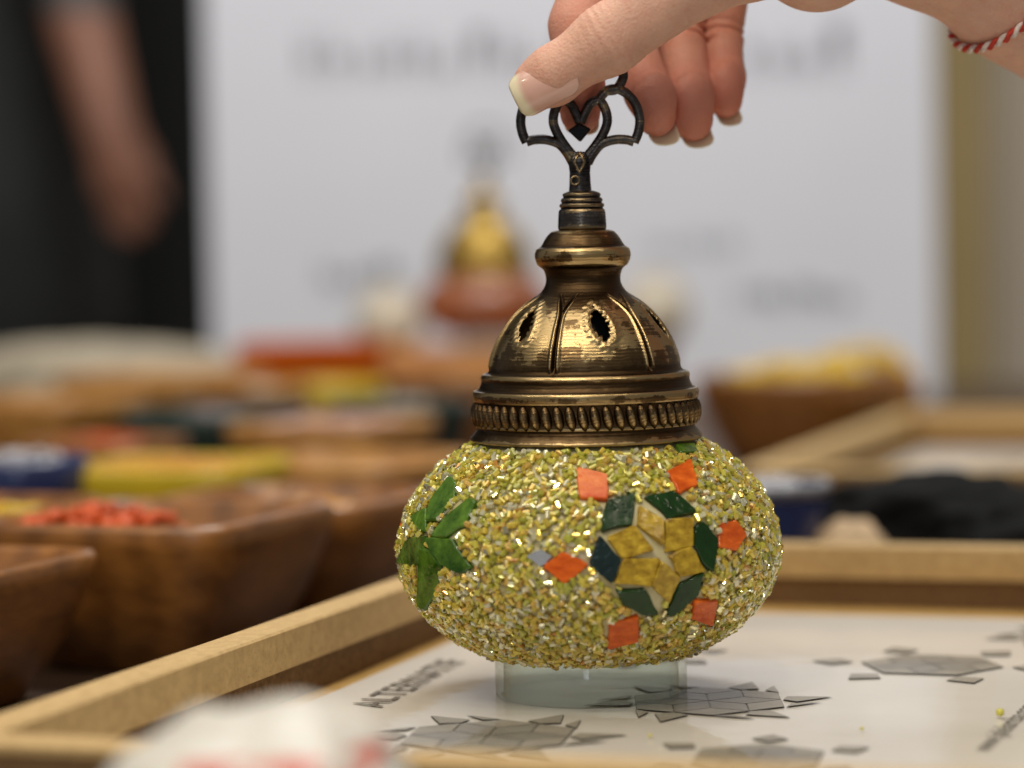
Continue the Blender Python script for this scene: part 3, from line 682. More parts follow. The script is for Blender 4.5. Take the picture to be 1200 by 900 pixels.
# --- finial: ribbed cup, stem, flat openwork ornament
cupc = [(24, 269.5), (28, 268.5), (28.2, 262), (27.5, 250), (26.5, 246), (24.5, 244), (26, 242), (26, 239.5), (23.5, 237.5), (24.5, 235.5), (24, 233), (21.5, 231), (22.3, 229), (21.5, 226.5), (17, 224.5), (13.5, 223.5), (8, 223)]
cp = spline(cupc, 4); cupP = np.array([(r_ * PX, AZ(y)) for r_, y in cp])
cup = lathe('finial', cupP, M_IRON, lamp, 72, wear_of(cupP, 3) * 1.0 + 0.05)
lx = lambda x, y, d=0.0: (lamp_pt(x, y, d) - Vector((LX, LY, 0)))
def tube(name, pts, rad, mat, parent, seg=10, flat=1.0, cyclic=False, wear=0.5):
    pts = [Vector(p) for p in pts]; m = len(pts); V = []
    rads = rad if isinstance(rad, (list, tuple, np.ndarray)) else [rad] * m
    for i, p in enumerate(pts):
        a = pts[(i - 1) % m] if (cyclic or i) else p; b = pts[(i + 1) % m] if (cyclic or i < m - 1) else p
        t = (b - a).normalized(); y = Vector((0, 1, 0)); y = (y - t * y.dot(t)).normalized(); x = t.cross(y)
        for k in range(seg):
            an = 2 * math.pi * k / seg; V.append(p + x * math.cos(an) * rads[i] + y * math.sin(an) * rads[i] * flat)
    f = [(i * seg + k, i * seg + (k + 1) % seg, ((i + 1) % m) * seg + (k + 1) % seg, ((i + 1) % m) * seg + k) for i in range(m if cyclic else m - 1) for k in range(seg)]
    if not cyclic: f += [tuple(range(seg))[::-1], tuple(range((m - 1) * seg, m * seg))]
    o = mesh(name, V, f, mat, parent)
    at = o.data.attributes.new('wear', 'FLOAT', 'POINT'); at.data.foreach_set('value', [wear] * len(V)); return o
def orn(pts, rad=5.6, flat=0.85, name='ornament_bar', cyc=False, d=0.0):
    sp = spline(pts, 8); return tube(name, [lx(540 + x / 4, 80 + y / 4, d) for x, y in sp], rad * PX, M_IRON, cup, 12, flat, cyc, 0.3)
stem = spline([(0, 226), (0, 215), (0, 205), (0, 195), (0, 186), (0, 178)], 4); ax0 = 679.5
tube('finial_stem', [lx(ax0 + (226 - y) * -0.02 + 0.5, y) for x, y in stem], [r_ * PX for r_ in np.interp(np.arange(len(stem)), [0, 4, 9, 15, len(stem) - 1], [13.5, 12.5, 12, 13.5, 9])], M_IRON, cup, 16, 0.7, False, 0.2)
cx_ = 560
for s in (-1, 1):
    mxx = lambda pts: [(cx_ + s * x, y) for x, y in pts]
    orn(mxx([(20, 425), (55, 385), (100, 320), (126, 255), (118, 195), (88, 150), (48, 165), (22, 210), (2, 255)]))            # heart shaped inner loop
    orn(mxx([(35, 445), (60, 400), (100, 355), (160, 335), (215, 335), (252, 345)]))                                        # lower outer arm
    orn(mxx([(252, 348), (272, 300), (279, 240), (262, 175), (225, 125), (175, 98), (125, 105), (88, 145)]))                  # outer lobe
    orn(mxx([(125, 105), (165, 100), (195, 60), (200, 20), (170, -40), (110, -70), (50, -60), (0, -100)]))                       # top lobe
# pendant diamond
dv = [(555, 255), (612, 285), (560, 348), (500, 292)]
c0 = [lx(540 + x / 4, 80 + y / 4, -0.0017) for x, y in dv]; c1 = [lx(540 + x / 4, 80 + y / 4, 0.0017) for x, y in dv]
bevel(mesh('pendant_diamond', c0 + c1, [(0, 1, 2, 3), (7, 6, 5, 4)] + [(i, i + 4, (i + 1) % 4 + 4, (i + 1) % 4) for i in range(4)], M_IRON, cup, False), 0.0006)
rv = [lx(674, 211.5, -0.0026) + Vector((math.cos(a) * 0.0013, 0, math.sin(a) * 0.0013)) for a in np.linspace(0, 2 * math.pi, 16, endpoint=False)]
tube('rivet', rv, 0.00035, M_IRON, cup, 6, 1, True, 0.5)
leafp = [(679, 178), (673, 190), (679, 202), (685, 190)]
tube('leaf_relief', [lx(x, y, -0.0021) for x, y in leafp + leafp[:1]], 0.0006, M_IRON, cup, 6, 1, False, 0.45)

# ------------------------------------------------------------------ the hand
def HP(x, y, d): return np.array(PY(x, y, LY + d / 1000.0))
mmr = 0.001
def chain(P, pts, rs, k=0.003):
    d = None
    for i in range(len(pts) - 1):
        c = cone(P, pts[i], pts[i + 1], rs[i] * mmr, rs[i + 1] * mmr); d = c if d is None else smin(d, c, k)
    return d
THUMB = [HP(975, -85, 2), HP(818, -27, -13), HP(712, 47, -12.5), HP(648, 88, -10.0), HP(627, 101, -9.0)]
INDEX = [HP(850, -165, 28), HP(705, -85, 26), HP(677, 30, 13), HP(679, 105, 8.8), HP(680, 133, 8.6)]
MIDDLE = [HP(885, -175, 36), HP(742, -70, 44), HP(738, 40, 29), HP(760, 108, 18), HP(769, 137, 15.5)]
RING = [HP(930, -165, 34), HP(800, -60, 52), HP(797, 46, 40), HP(806, 112, 28), HP(811, 141, 25)]
LITTLE = [HP(970, -145, 28), HP(852, -52, 51), HP(846, 38, 44), HP(849, 92, 37), HP(850, 119, 35)]
WRIST = HP(1092, -92, 8); ELB = HP(1560, 214, 85)
def unit(v): return v / np.linalg.norm(v)
CREASE = []   # centre, axis, depth, width, reach
def add_crease(c, ax, depth, wdt, reach): CREASE.append((np.array(c), unit(np.array(ax)), depth, wdt, reach))
ta = THUMB[3] - THUMB[2]; tj = THUMB[2]
for off, dp in ((-6.3, 0.10), (-3.4, 0.16), (-1.0, 0.26), (1.9, 0.15), (5.2, 0.12)): add_crease(tj + unit(ta) * off * mmr, unit(ta) + np.array([0, 0, 0.12]) * (off / 6), dp * mmr, 0.5 * mmr, 0.017)
for fg in (MIDDLE, RING, LITTLE):
    ax_ = unit(fg[3] - fg[1])
    for off, dp in ((0, 1.3), (-2.4, 0.7)): add_crease(fg[2] + ax_ * (off + 1) * mmr, ax_, dp * mmr, 0.8 * mmr, 0.0125)
    add_crease(fg[1], unit(fg[2] - fg[0]), 0.9 * mmr, 0.9 * mmr, 0.014)
def hand(P):
    th = chain(P, THUMB, [15.5, 11.4, 10.2, 8.2, 6.2], 0.004)
    th = smin(th, ell(P, HP(640, 96, -7.6), (0.0088, 0.0056, 0.0070)), 0.004)
    ix = chain(P, INDEX, [10.5, 9.3, 8.6, 7.4, 6.2]); mi_ = chain(P, MIDDLE, [10.5, 9.0, 7.0, 7.3, 6.1]); rg_ = chain(P, RING, [10, 9.0, 7.7, 7.8, 6.6]); lt = chain(P, LITTLE, [9.2, 7.8, 6.6, 6.3, 5.3])
    # finger pads towards the camera
    mi_ = smin(mi_, ell(P, HP(767, 118, 11.6), (0.0070, 0.0062, 0.0092)), 0.002)
    rg_ = smin(rg_, ell(P, HP(809, 122, 21.6), (0.0075, 0.0064, 0.0096)), 0.002)
    lt = smin(lt, ell(P, HP(850, 103, 31.8), (0.0059, 0.0053, 0.0080)), 0.002)
    # middle segment bellies
    rg_ = smin(rg_, ell(P, HP(799, 2, 41), (0.0080, 0.0068, 0.0100)), 0.002); lt = smin(lt, ell(P, HP(847, 0, 43.5), (0.0075, 0.0062, 0.0092)), 0.003); mi_ = smin(mi_, ell(P, HP(740, -8, 33), (0.0078, 0.0064, 0.0100)), 0.002)
    fg = smin(smin(mi_, rg_, 0.0003), lt, 0.0003); fg = smin(fg, ix, 0.0008)
    pm = cone(P, WRIST, HP(885, -165, 30), 0.021, 0.0135)
    for m_, r_ in ((INDEX[0], 12.5), (RING[0], 12.5), (LITTLE[0], 12)): pm = smin(pm, cone(P, WRIST, m_, 0.020, r_ * mmr), 0.008)
    pm = smin(pm, cone(P, HP(1020, -95, 2), HP(880, -55, -8), 0.020, 0.0135), 0.010)           # ball of the thumb
    pm = smin(pm, ell(P, HP(958, -50, 4), (0.0185, 0.016, 0.0168)), 0.006)
    pm = smin(pm, cone(P, HP(1050, -80, 22), HP(965, -120, 26), 0.018, 0.014), 0.010)
    fo = cone(P, WRIST, HP(1200, -25, 24), 0.0225, 0.0245); fo = smin(fo, cone(P, HP(1200, -25, 24), ELB, 0.0245, 0.036), 0.01)
    d = smin(pm, fo, 0.012)
    d = smin(d, fg, 0.004); d = smin(d, th, 0.0035)
    for c, ax_, dp, wd_, rc in CREASE:
        q = P - c; s = q @ ax_; rr2 = np.linalg.norm(q - s[:, None] * ax_, axis=1)
        d = d + dp * np.exp(-(s / wd_) ** 2) * np.clip((rc - rr2) / 0.003, 0, 1)
    # nail bed recess
    return d
pts_ = np.array([p for c in (THUMB, INDEX, MIDDLE, RING, LITTLE) for p in c] + [WRIST, ELB])
V, Q = surface_nets(hand, pts_.min(0) - 0.022, pts_.max(0) + np.array([0.0, 0.04, 0.03]), 0.00075)
HO = Vector(WRIST)
person = empty('person', HO); prop(person, 'hand and bare forearm reaching in from the right, pinching the lamp ornament', 'person')
body_o = fastmesh('hand_and_forearm', V - np.array(HO), Q, M_SKIN, person)
def fall(p, r): return np.exp(-(np.linalg.norm(V - p, axis=1) / r) ** 2)
redd = np.zeros(len(V))
for fg in (MIDDLE, RING, LITTLE, INDEX): redd = np.maximum(redd, 0.95 * fall(fg[4], 0.018)); redd = np.maximum(redd, 0.75 * fall(fg[3], 0.016)); redd = np.maximum(redd, 0.6 * fall(fg[2], 0.016))
redd = np.maximum(redd, 0.35 * fall(THUMB[4], 0.010)); redd = np.maximum(redd, 0.16 * fall(THUMB[2], 0.010))
color_attr(body_o, np.repeat(redd[:, None], 3, 1))

def nail(base, tip, nrm, width, radius, free, parent, drop=0.0, name='fingernail'):
    """curved plate from cuticle to free edge; last `free` share is unpolished white"""
    base, tip = np.array(base), np.array(tip); ax_ = unit(tip - base); L = np.linalg.norm(tip - base); nrm = np.array(nrm, float); nrm = unit(nrm - ax_ * (nrm @ ax_)); sd = np.cross(ax_, nrm)
    nu, nv = 28, 18; V, col = [], []
    for i in range(nu + 1):
        t = i / nu
        # outline: round cuticle, straight sides, rounded tip
        hw_ = width / 2
        if t < 0.22: hw_ *= 0.15 + 0.85 * math.sqrt(max(0, 1 - ((0.22 - t) / 0.22) ** 2))
        if t > 0.80: hw_ *= 0.62 + 0.38 * math.sqrt(max(0, 1 - ((t - 0.80) / 0.20) ** 2))
        for j in range(nv + 1):
            s = -1 + 2 * j / nv; xx = s * hw_; sag = radius - math.sqrt(max(radius ** 2 - xx ** 2, 0))
            edge = 0.06 * L * (1 - s * s) * (-1 if t < 0.01 else 0)
            V.append(base + ax_ * (t * L + edge) + sd * xx + nrm * (-sag + 0.0010 * math.sin(t * math.pi) - drop * max(0, t - 0.7) ** 2 / 0.09))
            fe = 1 - free + 0.045 * (1 - s * s) * 1.2 - 0.03
            f_ = min(1, max(0, (t - fe) / 0.09)); lun = max(0, 1 - ((t / 0.16) ** 2 + (s / 0.6) ** 2)) * 0.35
            bed = np.array([0.72, 0.43, 0.36]) * (1 - lun) + np.array([0.80, 0.60, 0.52]) * lun
            col.append(bed * (1 - f_) + np.array([0.86, 0.77, 0.56]) * f_)
    f = [(i * (nv + 1) + j, i * (nv + 1) + j + 1, (i + 1) * (nv + 1) + j + 1, (i + 1) * (nv + 1) + j) for i in range(nu) for j in range(nv)]
    o = fastmesh(name, np.array(V) - np.array(HO), np.array(f), M_NAIL, parent); color_attr(o, np.array(col))
    sm = o.modifiers.new('plate', 'SOLIDIFY'); sm.thickness = 0.0004; sm.offset = -1; return o
# thumb nail faces the camera
nail(HP(674, 80, -18.6), HP(602, 117, -15.4), (-0.14, -1.0, -0.02), 0.0136, 0.0082, 0.22, body_o, 0.0010)
for fg, w_, tipx in ((MIDDLE, 0.0105, (778, 171)), (RING, 0.011, (817, 174)), (LITTLE, 0.0088, (855, 148))):
    a = fg[4]; r_ = 0.0062; tp = HP(tipx[0], tipx[1], (a[1] - LY) * 1000 - 0.5)
    bs = tp + np.array([-0.0022, 0.0070, 0.0105]); nail(bs, tp, (-0.25, 0.80, -0.45), w_, w_ * 0.60, 0.45, body_o)
nail(HP(683, 112, 17.5), HP(681, 158, 13.8), (0.0, 1.0, 0.05), 0.0108, 0.0072, 0.25, body_o)

# bracelet: two yarn strands twisted, round the wrist
axf = unit(ELB - HP(1200, -25, 24)); cB = HP(1150, -55, 17) + axf * 0.015
br = empty('bracelet', cB); prop(br, 'twisted red and white yarn bracelet worn round the wrist', 'bracelet')
up_ = np.array([0, 0, 1.0]); e1_ = unit(up_ - axf * (up_ @ axf)); e2_ = np.cross(axf, e1_)
def strand(ph, mat):
    pts = []; n = 520
    for i in range(n):
        a = 2 * math.pi * i / n; tw = a * 26 + ph
        # ring radius follows the arm, hanging loose underneath
        dirr = e1_ * math.cos(a) + e2_ * math.sin(a); rr_ = 0.0268 + 0.0008 * max(0, -math.cos(a))
        c = np.array(cB) + axf * (0.0035 * math.cos(a)) + dirr * rr_
        pts.append(Vector(c + (dirr * math.cos(tw) + axf * math.sin(tw)) * 0.00072 - np.array(br.location)))
    V = []; seg = 8
    for i in range(n):
        t = (pts[(i + 1) % n] - pts[i - 1]).normalized(); x = t.orthogonal().normalized(); x = (Vector(axf) - t * t.dot(Vector(axf))).normalized(); y = t.cross(x)
        for k in range(seg): an = 2 * math.pi * k / seg; V.append(pts[i] + (x * math.cos(an) + y * math.sin(an)) * 0.0008)
    f = [(i * seg + k, i * seg + (k + 1) % seg, ((i + 1) % n) * seg + (k + 1) % seg, ((i + 1) % n) * seg + k) for i in range(n) for k in range(seg)]
    mesh('strand', V, f, mat, br)
strand(0, M_RED); strand(math.pi, M_WHITE)

# ------------------------------------------------------------------ bowls, beads and the clutter on the table
def square_bowl_mesh(side, hgt, mat, n=4.5, taper=0.62, wall=0.007, name='bowl', seg=64):
    hs = side / 2
    prof = [(0.0, 0), (hs * taper * 0.9, 0), (hs * taper, hgt * 0.04), (hs * (taper + (1 - taper) * 0.55), hgt * 0.42), (hs * 0.975, hgt * 0.82), (hs, hgt * 0.96), (hs - 0.0015, hgt), (hs - wall + 0.001, hgt), (hs - wall, hgt - 0.0015),
            (hs - wall * 1.5, hgt * 0.7), (hs * 0.68 - wall, hgt * 0.34), (hs * 0.4, hgt * 0.24), (0.0, hgt * 0.22)]
    V, Fc = [], []
    for r_, z in prof:
        for k in range(seg):
            a = 2 * math.pi * k / seg; c, s = abs(math.cos(a)), abs(math.sin(a)); nn = n if r_ > hs * 0.5 else 3
            q = r_ / (c ** nn + s ** nn) ** (1 / nn); V.append((q * math.cos(a), q * math.sin(a), z))
    m = len(prof)
    for i in range(m - 1):
        for k in range(seg): Fc.append((i * seg + k, i * seg + (k + 1) % seg, (i + 1) * seg + (k + 1) % seg, (i + 1) * seg + k))
    o = mesh(name, V, Fc, mat, None); return o
ICO = None
def ico():
    t = (1 + 5 ** 0.5) / 2
    v = np.array([(-1, t, 0), (1, t, 0), (-1, -t, 0), (1, -t, 0), (0, -1, t), (0, 1, t), (0, -1, -t), (0, 1, -t), (t, 0, -1), (t, 0, 1), (-t, 0, -1), (-t, 0, 1)]) / math.sqrt(1 + t * t)
    f = np.array([(0, 11, 5), (0, 5, 1), (0, 1, 7), (0, 7, 10), (0, 10, 11), (1, 5, 9), (5, 11, 4), (11, 10, 2), (10, 7, 6), (7, 1, 8), (3, 9, 4), (3, 4, 2), (3, 2, 6), (3, 6, 8), (3, 8, 9), (4, 9, 5), (2, 4, 11), (6, 2, 10), (8, 6, 7), (9, 8, 1)])
    return v, f
IV, IF = ico()
def heap(center, rx, rz, mat, label, rad=0.0032, dome=0.008, n=None, sq=True, cat='beads'):
    n = n or int((rx / rad) ** 2 * 1.5); P = []
    for i in range(n):
        x, y = random.uniform(-1, 1), random.uniform(-1, 1)
        if not sq and x * x + y * y > 1: continue
        h_ = dome * (1 - min(1, (x * x + y * y) * 0.6)); ca, sa = math.cos(rz), math.sin(rz)
        P.append((x * rx * ca - y * rx * sa, x * rx * sa + y * rx * ca, h_ - random.uniform(0, rad * 1.2)))
    # bed of beads underneath so that no gap shows
    P = np.array(P); V = (IV[None] * (rad * RNG.uniform(0.75, 1.1, len(P)))[:, None, None] + P[:, None]).reshape(-1, 3)
    Fq = (IF[None] + (np.arange(len(P)) * 12)[:, None, None]).reshape(-1, 3)
    o = fastmesh('bead_heap', V, Fq, mat); o.location = center; prop(o, label, cat, None, 'stuff'); return o
def beadc(name, c, rough=0.15, **kw): return plain(name, c, rough, 0.3, 200, **kw)
M_BRED = beadc('red_orange_beads', (0.58, 0.085, 0.008), 0.5); M_BYEL = beadc('yellow_beads', (0.68, 0.46, 0.03)); M_BSIL = beadc('silver_beads', (0.42, 0.42, 0.46)); M_BPINK = beadc('pink_beads', (0.50, 0.30, 0.25))
M_BAMB = beadc('amber_beads', (0.62, 0.30, 0.03)); M_BGRN = beadc('dark_green_beads', (0.02, 0.07, 0.05)); M_BGRY = beadc('grey_beads', (0.30, 0.28, 0.22)); M_BCRE = beadc('cream_beads', (0.62, 0.52, 0.38)); M_BOCH = beadc('ochre_beads', (0.50, 0.28, 0.08))
M_NAVY = plain('navy_glaze', (0.022, 0.036, 0.125), 0.25, 0.3, 30, Coat_Weight=0.5)
M_YELP = plain('yellow_plastic', (0.52, 0.37, 0.012), 0.4, 0.1, 30); M_DGRN = plain('dark_green_ceramic', (0.018, 0.035, 0.03), 0.3, 0.3, 30)
M_ORBOX = plain('red_orange_card', (0.46, 0.085, 0.006), 0.9, 0.08, 20, Specular_IOR_Level=0.1); M_ORBOX2 = plain('orange_card', (0.60, 0.24, 0.05), 0.6, 0.1, 20)
AR = -ang
def bowl(px, py, D, side, hgt, mat, label, rz=AR, n=4.5, content=None, clabel=None, fill=0.78, at=None, dome=0.006, wallt=0.007, rad=0.0032, cat='bowl', name='wooden_bowl', lift=0.0, taper=0.62):
    p = Vector((PY(px, py, D).x, D)) if at is None else Vector(at)
    o = square_bowl_mesh(side, hgt, mat, n, taper, wallt, name); o.location = (p.x, p.y, TZ + lift); o.rotation_euler = (0, 0, rz); prop(o, label, cat, 'bowls of beads on the table')
    if content: heap((p.x, p.y, TZ + lift + hgt * fill), (side / 2 - wallt) * (0.86 if n > 3 else 0.68), rz, content, clabel, rad, dome)
    return o
d1 = Vector((math.sin(R(22)), math.cos(R(22)))); d2 = Vector((-math.cos(R(22)), math.sin(R(22)))); RB = -R(22)
b2c = Vector((-0.106, 0.957)) + (d1 + d2) * 0.052
b1c = Vector((-0.1427, 0.947)) + (d2 - d1) * 0.052
bowl(0, 0, 0, 0.110, 0.051, M_BOWL, 'square brown wooden bowl cut off by the left edge, in front', RB, 7, at=b1c, content=M_BOCH, clabel='brown beads low inside the front left bowl', fill=0.5)
bowl(0, 0, 0, 0.110, 0.056, M_BOWL, 'dark square wooden bowl holding red beads beside the tray', RB, 7, at=b2c)
heap((b2c.x - 0.022, b2c.y - 0.004, TZ + 0.0505), 0.026, RB, M_BRED, 'red orange beads heaped in the dark bowl beside the tray', 0.0035, 0.008)
b3c = b2c + d1 * 0.112
bowl(0, 0, 0, 0.106, 0.052, M_BOWL, 'dark wooden bowl half hidden behind the globe, left side', RB, at=b3c, content=M_BAMB, clabel='amber beads in the bowl half hidden by the globe', fill=0.80)
b4c = b2c + d2 * 0.112
bowl(0, 0, 0, 0.104, 0.054, M_BOWL, 'wooden bowl of yellow beads at the left edge', RB, at=b4c + d1 * 0.03, content=M_BYEL, clabel='yellow beads at the left edge before the navy cup', fill=0.86)
bowl(28, 560, 1.24, 0.060, 0.062, M_NAVY, 'dark navy cup of silver beads at left edge', 0, 2.0, M_BSIL, 'silver beads filling the navy cup', 0.90, name='bead_cup', cat='cup', taper=0.8, wallt=0.003, dome=0.009)
bowl(205, 560, 1.27, 0.094, 0.056, M_YELP, 'bright yellow square box of amber beads', RB + 0.1, 6, M_BAMB, 'amber beads in the yellow box', 0.9, name='bead_box', cat='box', taper=0.9, wallt=0.003, dome=0.006)
bowl(400, 560, 1.33, 0.112, 0.052, M_BOWL2, 'honey brown wooden bowl left of the brass cap', RB, content=M_BOCH, clabel='ochre beads in the honey brown bowl', fill=0.78)
bowl(390, 510, 1.50, 0.10, 0.060, M_BOWL2, 'wooden bowl of pale pink beads behind the honey bowl', RB, content=M_BPINK, clabel='pale pink beads in the bowl behind', fill=0.92)
bowl(122, 520, 1.44, 0.075, 0.056, M_BOWL, 'small wooden bowl of dull red beads behind the yellow box', RB, content=M_BRED, clabel='dull red beads behind the yellow box', fill=0.9)
bowl(250, 500, 1.56, 0.105, 0.064, M_DGRN, 'dark green bowl of mauve beads in the middle row', RB, 2.2, beadc('mauve_beads', (0.36, 0.20, 0.20)), 'mauve beads in the dark green bowl', 0.86, name='bead_bowl')
bowl(470, 490, 1.68, 0.09, 0.060, M_DGRN, 'dark bowl of grey beads left of the brass cap', RB, 2.2, M_BGRY, 'grey beads in the dark bowl near the brass cap', 0.9, name='bead_bowl')
bowl(385, 475, 1.80, 0.075, 0.066, M_YELP, 'small yellow bowl in the back left rows', RB, 2.2, M_BYEL, 'yellow beads in the small yellow back bowl', 0.9, name='bead_bowl')
bowl(50, 480, 1.62, 0.105, 0.070, M_BOWL2, 'wooden bowl at the left edge of the back row', RB, content=M_BOCH, clabel='ochre beads in the back row at left edge', fill=0.86)
bowl(190, 460, 1.82, 0.12, 0.074, M_BOWL2, 'wide wooden bowl in the back row before the pale bag', RB, content=M_BOCH, clabel='ochre beads in the wide back row bowl', fill=0.9)
bowl(310, 465, 1.78, 0.07, 0.066, M_BOWL, 'small brown bowl of cream beads in the back row', RB, 2.2, M_BCRE, 'cream beads in the small brown back bowl', 0.9)
bowl(560, 470, 1.85, 0.11, 0.068, M_BOWL, 'wooden bowl directly behind the brass cap', RB, content=M_BOCH, clabel='ochre beads behind the brass cap', fill=0.88)
bowl(935, 470, 1.80, 0.135, 0.066, M_BOWL, 'large dark wooden bowl of yellow beads right of the brass cap', RB, 2.2, M_BYEL, 'yellow beads heaped in the large bowl at right', 0.95, dome=0.010, rad=0.004)
heap((PY(1010, 420, 1.86).x, 1.86, TZ + 0.066), 0.028, 0, M_BYEL, 'lone pile of yellow beads beside the large bowl', 0.004, 0.015)
# support for that pile
bevel(box('bead_tub', -0.034, 0.034, -0.034, 0.034, 0, 0.064, M_BOWL2), 0.003); o = bpy.data.objects['bead_tub']; o.location = (PY(1010, 420, 1.86).x, 1.86, TZ); prop(o, 'brown wooden block under the pile of yellow beads', 'block')

# soft pillow shaped things: bags and cloths
def lump(name, center, size, rz, mat, label, cat, amp=0.12, freq=2.2, nu=72, nv=44, seed=0, pw=0.75, kind=None):
    from mathutils import noise as N
    V, f = [], []
    for i in range(nv + 1):
        t = -math.pi / 2 + math.pi * i / nv
        for j in range(nu):
            a = 2 * math.pi * j / nu; sg = lambda x: math.copysign(abs(x) ** pw, x)
            p = Vector((sg(math.cos(t)) * sg(math.cos(a)), sg(math.cos(t)) * sg(math.sin(a)), sg(math.sin(t)) * (1 if math.sin(t) > 0 else 0.98)))
            q = p * freq + Vector((seed * 3.1, seed * 1.7, seed)); nz_ = N.noise(q) + 0.5 * N.noise(q * 2.1) + 0.35 * (1 - abs(N.noise(q * 1.6))) ** 3
            p = p * (1 + amp * nz_)
            V.append((p.x * size[0], p.y * size[1], max(-size[2], p.z * size[2])))
    for i in range(nv):
        for j in range(nu): f.append((i * nu + j, i * nu + (j + 1) % nu, (i + 1) * nu + (j + 1) % nu, (i + 1) * nu + j))
    o = mesh(name, V, f, mat); o.location = (center[0], center[1], center[2] + size[2]); o.rotation_euler = (0, 0, rz); prop(o, label, cat, None, kind); return o
M_BEIGE = plain('beige_cloth', (0.36, 0.31, 0.23), 0.9, 0.12, 40); M_BLACKC = plain('black_cloth', (0.006, 0.0065, 0.007), 0.9, 0.4, 60, Specular_IOR_Level=0.15); M_SAND = plain('sand_cloth', (0.50, 0.36, 0.22), 0.8, 0.12, 40)
p = PY(120, 430, 2.12); lump('cloth_bag', (p.x, 2.12, TZ), (0.125, 0.05, 0.042), 0.05, M_BEIGE, 'pale beige cloth bag lying far left before the curtain', 'bag', 0.12, 1.6, seed=1)
p = PY(1095, 600, 1.21); lump('black_cloth', (p.x, 1.20, TZ), (0.060, 0.045, 0.0235), -0.25, M_BLACKC, 'crumpled black cloth lying behind the tray at right', 'cloth', 0.22, 2.0, seed=4)
p = PY(1230, 600, 1.19); lump('black_cloth', (p.x, 1.17, TZ), (0.045, 0.05, 0.021), -0.5, M_BLACKC, 'black cloth fold at the right edge behind the tray', 'cloth', 0.25, 2.2, seed=6)
p = PY(1000, 600, 1.14); lump('sand_pouch', (p.x, 1.15, TZ), (0.015, 0.013, 0.0165), 0.4, M_SAND, 'small sand coloured pouch between blue bowl and black cloth', 'pouch', 0.15, 1.8, 40, 24, seed=9)
M_CREAM = plain('cream_glass', (0.62, 0.56, 0.45), 0.4, 0.15, 60)
for px, py, s_, lab in ((455, 375, 0.030, 'pale cream glass globe left of the far lamp'), (768, 360, 0.030, 'pale cream glass globe right of the main lamp cap')):
    zc = PY(px, py, 2.32).z; p = PY(px, py, 2.32)
    gl = empty('spare_globe', (p.x, 2.32, TZ)); prop(gl, lab, 'globe', 'spare lamp globes at the back')
    zt_ = zc - TZ - s_
    lathe('glass', [(0.016, zt_), (s_ * 0.85, zt_ + s_ * 0.35), (s_, zt_ + s_ * 0.9), (s_ * 0.88, zt_ + s_ * 1.4), (0.018, zt_ + s_ * 1.8), (0.018, zt_ + s_ * 1.95)], M_CREAM, gl, 32)
    lathe('stand', [(0.028, 0), (0.028, 0.004), (0.012, 0.008), (0.012, zt_ - 0.004), (0.018, zt_)], M_BOWL2, gl, 32)
def card_box(px0, px1, ytop, D, depth, mat, label, name='card_box'):
    a, b = PY(px0, ytop, D), PY(px1, ytop, D); h_ = (a.z + b.z) / 2 - TZ
    r_ = empty(name, ((a.x + b.x) / 2, D + depth / 2, TZ)); prop(r_, label, 'box'); w_ = (b.x - a.x) / 2
    bevel(box('carton', -w_, w_, -depth / 2, depth / 2, 0, h_ * 0.72, mat, r_), 0.001)
    bevel(box('lid', -w_ - 0.0015, w_ + 0.0015, -depth / 2 - 0.0015, depth / 2 + 0.0015, h_ * 0.72, h_, mat, r_), 0.001); return r_, h_
card_box(278, 442, 403, 2.02, 0.09, M_ORBOX, 'red orange cardboard box before the poster board')
lb, lbh = card_box(446, 640, 412, 2.14, 0.14, M_ORBOX2, 'orange cardboard box under the far lamp')
# blue ceramic bowl behind the globe at right
p = PY(908, 600, 1.16)
cb = empty('blue_bowl', (p.x, 1.16, TZ)); prop(cb, 'dark blue ceramic bowl with grey rim half hidden behind the globe', 'bowl')
hb = PY(902, 566, 1.16).z - TZ
lathe('shell', [(0, 0), (0.013, 0), (0.014, 0.003), (0.0165, hb * 0.45), (0.0185, hb * 0.86), (0.0188, hb), (0.0170, hb), (0.0165, hb * 0.8), (0.010, 0.01), (0, 0.009)], M_NAVY, cb, 48).scale = (1.22, 1.22, 1)
lathe('rim', [(0.0165, hb), (0.0192, hb - 0.005), (0.0197, hb), (0.0185, hb + 0.0012), (0.0168, hb + 0.0008)], plain('grey_glaze', (0.30, 0.32, 0.38), 0.35, 0.4, 300), cb, 48).scale = (1.22, 1.22, 1)
heap((p.x, 1.16, TZ + hb - 0.004), 0.011, 0, M_BSIL, 'grey beads in the blue ceramic bowl', 0.002, 0.006, sq=False, n=160)

# far lamp on the orange box
fl = empty('mosaic_lamp', (lb.location.x + PY(565, 200, 2.2).x - lb.location.x, 2.21, TZ + lbh)); prop(fl, 'blurred lamp with orange globe and golden cap behind the main lamp', 'lamp', 'mosaic lamps')
def far_globe_mat():
    t = NT('orange_mosaic'); v = t.coords(); vo = t.n('ShaderNodeTexVoronoi'); vo.inputs['Scale'].default_value = 70; t.l(v, vo.inputs['Vector'])
    t.base(t.ramp(vo.outputs['Color'], [(0.2, (0.20, 0.05, 0.03)), (0.5, (0.36, 0.13, 0.045)), (0.8, (0.30, 0.11, 0.06))])); t.set(Roughness=0.3); return t.m
sf = 1.05
lathe('globe', [(r_ * sf * 0.9, z * 0.78) for r_, z in gp], far_globe_mat(), fl, 64)
lathe('glass_foot', [(fr * 0.8, 0), (fr * 0.8, zf * 0.78), (fr * 0.7, zf * 0.78), (fr * 0.7, 0)], M_FOOT, fl, 48, close=True)
oz = AZ(517)
lathe('brass_cap', [(r_ * 1.15, oz * 0.78 + (z - oz) * 0.95) for r_, z in capP[::6]], M_GOLD, fl, 64)
